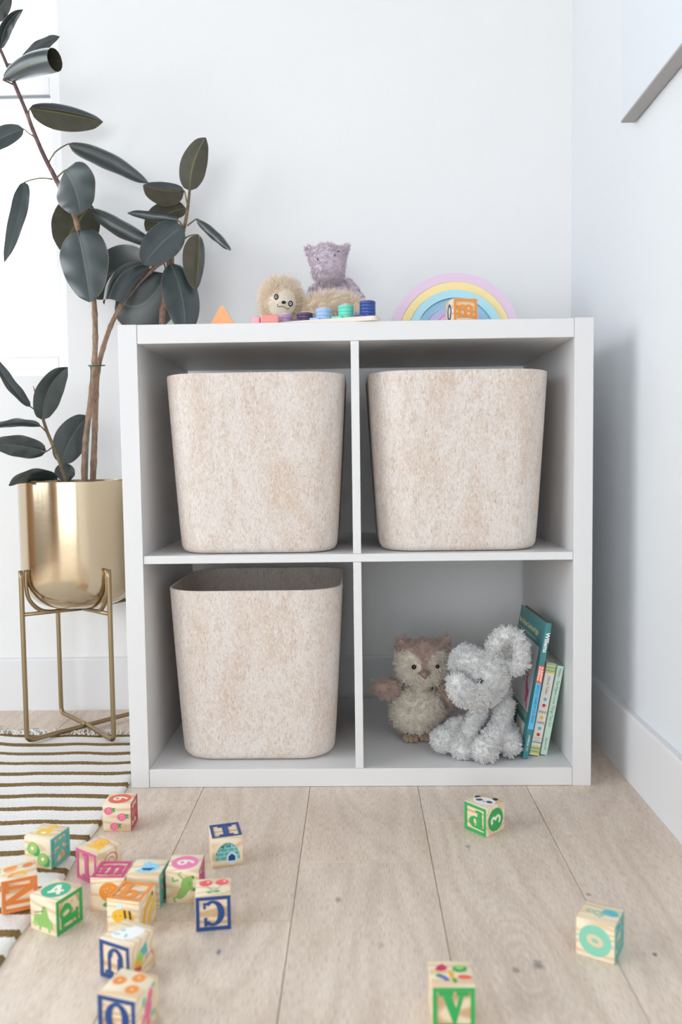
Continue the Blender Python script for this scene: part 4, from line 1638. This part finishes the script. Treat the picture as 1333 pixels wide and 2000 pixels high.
def slices():
    P = Pic()
    for x, y in ((-.24, .06), (.12, .24), (.18, -.14)):
        P.e(x, y, .16, .15, 'peach').e(x, y, .13, .12, 'orange')
        for k in range(6):
            P.ln([(x, y), (x + .11 * math.cos(k * 1.047), y + .1 * math.sin(k * 1.047))], .012, 'peach')
        P.e(x, y, .02, .02, 'cream')
    return P


def octo():
    P = Pic().e(.02, .0, .14, .2, 'berry').e(.1, .24, .1, .14, 'berry', -20).e(-.14, -.12, .12, .06, 'berry', 30).e(.0, -.3, .07, .14, 'berry')
    return P.e(-.14, .24, .08, .1, 'mintc').e(-.2, -.3, .09, .07, 'mintc').e(.2, -.2, .1, .07, 'mintc').e(.24, .38, .07, .05, 'mintc')


def veg():
    return (Pic().p([(-.34, .14), (-.28, .26), (-.16, .34), (-.06, .22), (-.1, .12), (-.24, .08)], 'ruby').e(.2, .16, .16, .12, 'green').e(.2, .22, .09, .08, 'lime')
            .e(-.28, -.06, .07, .05, 'green', 40).arcl(-.3, -.28, .2, 10, 80, .11, 'violet', 8).e(.0, -.04, .055, .13, 'gold', 8).e(.05, -.24, .045, .08, 'green', 10)
            .e(.26, -.12, .14, .07, 'red', -6).e(.36, -.13, .06, .05, 'coral'))


def octotop():
    P = Pic().e(.22, .12, .2, .15, 'aqua', -4).e(.2, .14, .016, .016, 'slate').e(.28, .1, .016, .016, 'slate')
    P.arcl(-.04, -.02, .1, 0, 260, .035, 'mintc').arcl(-.24, 0, .07, 0, 300, .03, 'mintc').ln([(.05, .0), (-.06, -.16)], .035, 'mintc').ln([(.12, 0), (.02, -.2)], .035, 'mintc')
    return P


def panda():
    return (Pic().e(-.3, .22, .1, .1, 'black').e(.26, .28, .1, .1, 'black').e(0, .0, .36, .29, 'white').e(-.18, .03, .12, .09, 'slate', 20).e(.17, -.01, .11, .09, 'slate', -20)
            .e(-.16, .04, .03, .03, 'black').e(.15, .0, .03, .03, 'black').e(0, -.02, .035, .025, 'black').arcl(0, -.05, .04, 200, 340, .015, 'black'))


def block(x, y, deg, z, label, faces, name='alphabet_block', s=BS):
    """faces: {'F': ('letter', 'C', colour, rotation) | ('pic', Pic, rotation)}"""
    rt = root(name, label, 'toy block', (x, y, z), (0, 0, math.radians(deg)), 'wooden alphabet blocks')
    bm = bmesh.new()
    bmesh.ops.create_cube(bm, size=s)
    bmesh.ops.translate(bm, verts=bm.verts[:], vec=(0, 0, s / 2))
    bmesh.ops.bevel(bm, geom=bm.edges[:], offset=.0011, segments=2, affect='EDGES', profile=.5)
    dirs = {'F': Vector((0, -1, 0)), 'R': Vector((1, 0, 0)), 'L': Vector((-1, 0, 0)), 'T': Vector((0, 0, 1))}
    inner = set()
    for k, spec in faces.items():
        if spec[0] == 'letter':
            bm.faces.ensure_lookup_table()
            bm.normal_update()
            f = max([q for q in bm.faces if q.normal.dot(dirs[k]) > .999], key=lambda q: q.calc_area())
            bmesh.ops.inset_region(bm, faces=[f], thickness=.0034, depth=0)
            bmesh.ops.inset_region(bm, faces=[f], thickness=.0001, depth=-.0009)
            f.material_index = 1
    t = MB()
    bm.verts.index_update()
    vs = [v.co.copy() for v in bm.verts]
    for f in bm.faces:
        pass
    o_ = len(t.v)
    t.v += [tuple(v) for v in vs]
    for f in bm.faces:
        t.f.append([v.index for v in f.verts])
        t.m.append(f.material_index)
        t.sm.append(max(abs(x) for x in f.normal) < .999)
    bm.free()
    body = t.build('block_body', [m_pine, m_pine_dark], rt, autosmooth=True)
    for k, spec in faces.items():
        M = face_frame(k, s)
        if spec[0] == 'letter':
            _, ch, col, rot = spec
            t = MB()
            a, b = .5 * s - .0006, .5 * s - .0046
            for q in ([(-a, -a), (a, -a), (b, -b), (-b, -b)], [(a, -a), (a, a), (b, b), (b, -b)], [(a, a), (-a, a), (-b, b), (b, b)], [(-a, a), (-a, -a), (-b, -b), (-b, b)]):
                t.prism([(x_, y_) for x_, y_ in q], -.0007, .00022, 0, M)
            t.build('letter_border', paint(col), rt)
            t = MB()
            RM = M @ Matrix.Rotation(math.radians(rot), 4, 'Z')
            for qi, q in enumerate(gl(ch)):
                ar = sum(q[i][0] * q[(i + 1) % len(q)][1] - q[(i + 1) % len(q)][0] * q[i][1] for i in range(len(q)))
                if ar < 0:
                    q = q[::-1]
                t.prism([(x_ * s * .86, y_ * s * .86) for x_, y_ in q], -.00095, .00012 + qi * .000004, 0, RM)
            t.build('letter', paint(col), rt)
        else:
            _, pic, rot = spec
            t = MB()
            RM = M @ Matrix.Rotation(math.radians(rot), 4, 'Z')
            cols_ = []
            for i, (pts, c) in enumerate(pic.items):
                if c not in cols_:
                    cols_.append(c)
                ar = sum(pts[j][0] * pts[(j + 1) % len(pts)][1] - pts[(j + 1) % len(pts)][0] * pts[j][1] for j in range(len(pts)))
                if ar < 0:
                    pts = pts[::-1]
                zz = .00006 + .000012 * i
                t.add([RM @ Vector((max(-.468, min(.468, x_ * 1.1)) * s, max(-.468, min(.468, y_ * 1.1)) * s, zz)) for x_, y_ in pts], [tuple(range(len(pts)))], cols_.index(c), False)
            t.build('picture', [paint(c) for c in cols_], rt)
    return rt


PF = lambda p, r=0: ('pic', p, r)
LF = lambda c, col, r=0: ('letter', c, col, r)
block(.0226, -.1372, 1.5, 0, 'block with three pink strawberries on front and an orange 6 on top', {'F': PF(strawberries()), 'R': LF('S', 'crimson', 90), 'T': PF(disc_digit('6', 'red', -90))})
block(-.0397, -.2543, -16.4, .0064, 'block on the rug with sliced kiwis and a teal letter K', {'F': PF(kiwi()), 'R': LF('K', 'teal', -90), 'T': PF(keypic())})
block(.0365, -.2796, -33.5, 0, 'block with a yellow lion on top and a pink letter l', {'F': LF('l', 'rose', 0), 'R': PF(snail()), 'T': PF(lion())})
block(-.0345, -.3569, 24.2, .0064, 'block at the left edge of the photo with an orange letter N', {'F': LF('N', 'rust', -90), 'T': PF(acorns())})
block(.0222, -.3897, -26.2, 0, 'block with a teal green 4 on top and a green letter p', {'F': PF(croc()), 'R': LF('p', 'green', 90), 'T': PF(disc_digit('4', 'sea', 40))})
block(.0727, -.3430, -1.0, 0, 'block with a magenta letter m on top and an orange fruit on its front', {'F': PF(fruit()), 'T': LF('m', 'magenta', 0)})
block(.1143, -.3382, -3.5, 0, 'block with a light blue whale shape on top between the m and pink 6 blocks', {'T': PF(whale()), 'R': LF('U', 'teal', 90)})
block(.1575, -.3271, 1.4, 0, 'block with a pink 6 on top and a green frog on its front', {'F': PF(frog()), 'R': LF('S', 'rose', 90), 'T': PF(disc_digit('6', 'pink', -90))})
block(.1097, -.3930, -12.5, 0, 'block with an orange letter b on top, a bee and bananas', {'F': PF(bee()), 'R': PF(bananas()), 'T': LF('b', 'orange', 0)})
block(.1928, -.2400, 15.7, 0, 'block with a blue letter I on top and a teal igloo on its front', {'F': PF(igloo()), 'T': LF('I', 'blue', 0)})
block(.2020, -.3843, 8.4, 0, 'block with a blue upside down C and red cherries on top', {'F': LF('C', 'blue', 180), 'T': PF(cherries())})
block(.1281, -.4750, -25.4, 0, 'block with a blue upside down letter U and a colourful umbrella', {'F': LF('U', 'blue', 180), 'R': PF(umbrella()), 'T': PF(horse())})
block(.1523, -.5587, -16.4, 0, 'nearest block with three orange slices on top and a blue letter O', {'F': LF('O', 'blue', 0), 'R': PF(octo()), 'T': PF(slices())})
block(.4558, -.5435, .1, 0, 'block with a green letter V and small vegetables on top', {'F': LF('V', 'green', 0), 'T': PF(veg())})
block(.6264, -.4409, -30.9, 0, 'block standing alone on the right with a pale green 0', {'F': PF(Pic().e(0, 0, .38, .38, 'mintc', 0, 36).p([(x, y) for x, y in [(.2 * math.cos(a) , .14 * math.sin(a)) for a in np.linspace(0, 6.283, 25)[:-1]]], 'wood').e(0, 0, .09, .05, 'mintc'), -14), 'R': LF('O', 'teal', 90), 'T': PF(octotop())})
block(.5483, -.1520, -48.5, 0, 'block with a green letter d and a panda face, nearest the shelf', {'F': LF('d', 'green', 0), 'R': PF(disc_digit('3', 'green', 90)), 'T': PF(panda(), 20)})
tb = at(903, 587, .045)
block(tb.x + .001, .062, 12, ZT, 'block on the shelf top in front of the rainbow with an orange letter m', {'F': LF('m', 'orange', 0), 'L': PF(Pic().arcl(0, 0, .17, 0, 360, .11, 'blue', 24, .26))})


# ------------------------------------------------------------------ books
def text(name, body, size, m, parent, M, squash=1.0, shear=0.0, bold=.0, align='LEFT'):
    cu = bpy.data.curves.new('t', 'FONT')
    cu.body = body
    cu.size = size
    cu.align_x = align
    cu.shear = shear
    cu.offset = bold
    cu.resolution_u = 2
    o = bpy.data.objects.new('t', cu)
    COL.objects.link(o)
    dg = bpy.context.evaluated_depsgraph_get()
    me = bpy.data.meshes.new_from_object(o.evaluated_get(dg))
    bpy.data.objects.remove(o)
    bpy.data.curves.remove(cu)
    me.transform(Matrix.Diagonal((squash, 1, 1, 1)))
    me.transform(M)
    me.materials.clear()
    me.materials.append(m)
    me.name = name
    ob = bpy.data.objects.new(name, me)
    COL.objects.link(ob)
    ob.parent = parent
    return ob


def book(name, label, loc, lean, yaw, th, dp, H, m_cover, m_pages, round_=False):
    """local frame: thickness x 0..th, spine at y=0, depth +y, height z"""
    rt = root(name, label, 'book', loc, (0, 0, 0), 'picture books in the lower right cube')
    rt.rotation_euler = (Matrix.Rotation(yaw, 3, 'Z') @ Matrix.Rotation(lean, 3, 'Y')).to_euler()
    t = MB()
    c = .0016
    t.rbox((0, .001, 0), (c, dp, H), .0006, seg=2)
    t.rbox((th - c, .001, 0), (th, dp, H), .0006, seg=2)
    t.rbox((.0002, 0, 0), (th - .0002, c * 1.2, H), .0008, seg=2)
    t.build('cover', m_cover, rt)
    t = MB()
    t.box((c * .9, c, .0025), (th - c * .9, dp - .003, H - .0025))
    t.build('pages', m_pages, rt)
    return rt


def spineM(th, H, z, x=None):
    """text frame on the spine (facing -y) reading downwards from height z"""
    x = th / 2 if x is None else x
    return Matrix.Translation((x, -.0002, z)) @ Matrix(((0, 1, 0, 0), (0, 0, -1, 0), (-1, 0, 0, 0), (0, 0, 0, 1)))


def coverM(y, z, lift=.0002):
    """text frame on the cover facing -x, reading towards the spine (-y)"""
    return Matrix.Translation((-lift, y, z)) @ Matrix(((0, 0, -1, 0), (-1, 0, 0, 0), (0, 1, 0, 0), (0, 0, 0, 1)))


m_pagew = mat('page_paper', (226, 218, 200), .9)
LEAN = math.radians(10.6)
bk1 = book('picture_book', 'tall teal hardcover picture book with an orange and blue spine', (.6405, .036, ZS + .0020), math.radians(9.9), math.radians(2.0), .0095, .172, .229,
           mat('teal_cover', (62, 128, 132), .4), mat('orange_page_edge', (222, 104, 56), .8))
m_or, m_bl, m_ye, m_wh = mat('spine_orange', (232, 96, 52), .5), mat('spine_blue', (96, 184, 226), .5), mat('title_yellow', (232, 232, 170), .5), mat('title_white', (244, 244, 244), .5)
m_ink, m_inkp, m_grey = mat('spine_ink', (58, 66, 84), .6), mat('drawing_pink', (206, 96, 130), .6), mat('cover_panel', (206, 204, 208), .6)
t = MB(); t.box((.0001, -.00012, .128), (.0094, 0, .157)); t.build('orange_band', m_or, bk1)
t = MB(); t.box((.0001, -.00012, .050), (.0094, 0, .128)); t.build('blue_band', m_bl, bk1)
text('author_lettering', 'Willems', .0100, m_wh, bk1, spineM(.0095, 0, .213, .0022), 1.0, bold=.00025)
text('series_lettering', 'An ELEPHANT', .0044, m_wh, bk1, spineM(.0095, 0, .1555, .0053), .92, bold=.0001)
text('series_lettering', '& PIGGIE Book', .0044, m_wh, bk1, spineM(.0095, 0, .1555, .0012), .84, bold=.0001)
text('title_lettering', 'SHOULD I SHARE MY ICE CREAM?', .0062, m_ink, bk1, spineM(.0095, 0, .1255, .0028), .70)
text('publisher_lettering', 'HYPERION  N.Y.', .0046, m_wh, bk1, spineM(.0095, 0, .040, .0032), .85)
text('cover_title', 'Meet Elephant Gerald and Piggie', .0125, m_ye, bk1, coverM(.166, .2005), .80, bold=.0003)
text('cover_subtitle', 'in their funniest adventures for beginning readers everywhere', .0060, m_ye, bk1, coverM(.164, .1905), .82)
t = MB(); t.box((-.00015, .018, .072), (0, .158, .184)); t.build('cover_panel', m_grey, bk1)
for k, (yy, zz, txt) in enumerate(((.150, .172, 'Gerald is careful.'), (.150, .164, 'Piggie is not.'), (.150, .156, 'Piggie cannot help smiling.'), (.150, .148, 'Gerald can.'),
                                   (.08, .128, 'Gerald worries so'), (.08, .121, 'that Piggie does'), (.08, .114, 'not have to.'))):
    text('cover_text', txt, .0062, m_ink, bk1, coverM(yy, zz, .0004), .8)
t = MB()
for (cy, cz, ry_, rz_, a) in ((.046, .108, .012, .007, 50), (.038, .096, .007, .013, 20), (.031, .082, .003, .010, -20), (.052, .120, .004, .010, 10)):
    pts = [(cy + ry_ * math.cos(q) * math.cos(math.radians(a)) - rz_ * math.sin(q) * math.sin(math.radians(a)), cz + ry_ * math.cos(q) * math.sin(math.radians(a)) + rz_ * math.sin(q) * math.cos(math.radians(a))) for q in np.linspace(0, 6.283, 19)[:-1]]
    t.add([(-.0005, y_, z_) for y_, z_ in pts], [tuple(range(18))], 0)
t.build('cover_drawing', m_inkp, bk1)
t = MB(); t.box((-.0004, .022, .022), (-.0001, .075, .052)); t.build('price_label', mat('pale_label', (214, 212, 206), .6), bk1)
t = MB()
for k in range(6):
    t.box((-.00015, .02, .061 + k * .0016 - .0), (-.0001, .15, .0614 + k * .0016))
t.build('small_print', m_ye, bk1)

bk2 = book('picture_book', 'short white board book with coloured dots down its spine', (.6545, .050, ZS + .0033), LEAN, 0, .0165, .150, .158,
           mat('white_board_cover', (228, 224, 214), .5), m_pagew)
m_by, m_bt = mat('band_yellow', (218, 202, 84), .5), mat('band_teal', (110, 172, 172), .5)
for zs, hz, m_, nm_ in (((.1535, .1480, .1425, .004, .0095, .015), .0014, m_by, 'yellow_stripe'), ((.1562, .1507, .1452, .0068, .0122, .0225), .0011, m_bt, 'teal_stripe')):
    for z in zs:
        t = MB()
        t.box((.0003, -.0001, z - hz), (.0162, 0, z + hz))
        t.build(nm_, m_, bk2)
text('author_lettering', 'Hervé Tullet', .0062, m_ink, bk2, spineM(.0165, 0, .136, .0065), .95, shear=.2)
for (z, cl) in ((.0965, 'spine_blue'), (.0860, 'dot_red'), (.0655, 'dot_yellow'), (.0465, 'spine_blue'), (.0360, 'dot_red')):
    m = {'spine_blue': m_bl, 'dot_red': mat('dot_red', (214, 52, 64), .5), 'dot_yellow': mat('dot_yellow', (238, 190, 52), .5)}[cl]
    t = MB()
    t.add([(.0085 + .0029 * math.cos(q), -.0003, z + .0029 * math.sin(q)) for q in np.linspace(0, 6.283, 19)[:-1]], [tuple(range(18))], 0)
    t.build('spine_dot', m, bk2)
FM = lambda x, z: Matrix.Translation((x, -.0003, z)) @ Matrix(((1, 0, 0, 0), (0, 0, -1, 0), (0, 1, 0, 0), (0, 0, 0, 1)))
text('title_lettering', 'PRESS', .0056, m_ink, bk2, FM(.0085, .0725), .95, align='CENTER')
text('title_lettering', 'HERE', .0056, m_ink, bk2, FM(.0085, .0545), .95, align='CENTER')
text('publisher_lettering', 'Chronicle', .0036, m_inkp, bk2, FM(.0085, .0290), .9, align='CENTER')
text('publisher_lettering', 'Books', .0036, m_inkp, bk2, FM(.0085, .0250), .9, align='CENTER')

bk3 = book('picture_book', 'short mint green board book leaning on the shelf side', (.6737, .053, ZS + .0023), LEAN, 0, .0112, .150, .153,
           mat('mint_cover', (196, 222, 206), .5), m_pagew)
text('author_lettering', 'Willems', .0052, m_ink, bk3, spineM(.0112, 0, .149, .0040), .85)
text('title_lettering', 'The Pigeon Loves Things That Go!', .0066, mat('title_green', (72, 128, 100), .6), bk3, spineM(.0112, 0, .128, .0038), .86)
text('publisher_lettering', 'Hyperion NY', .0046, m_ink, bk3, spineM(.0112, 0, .030, .0040), .85)
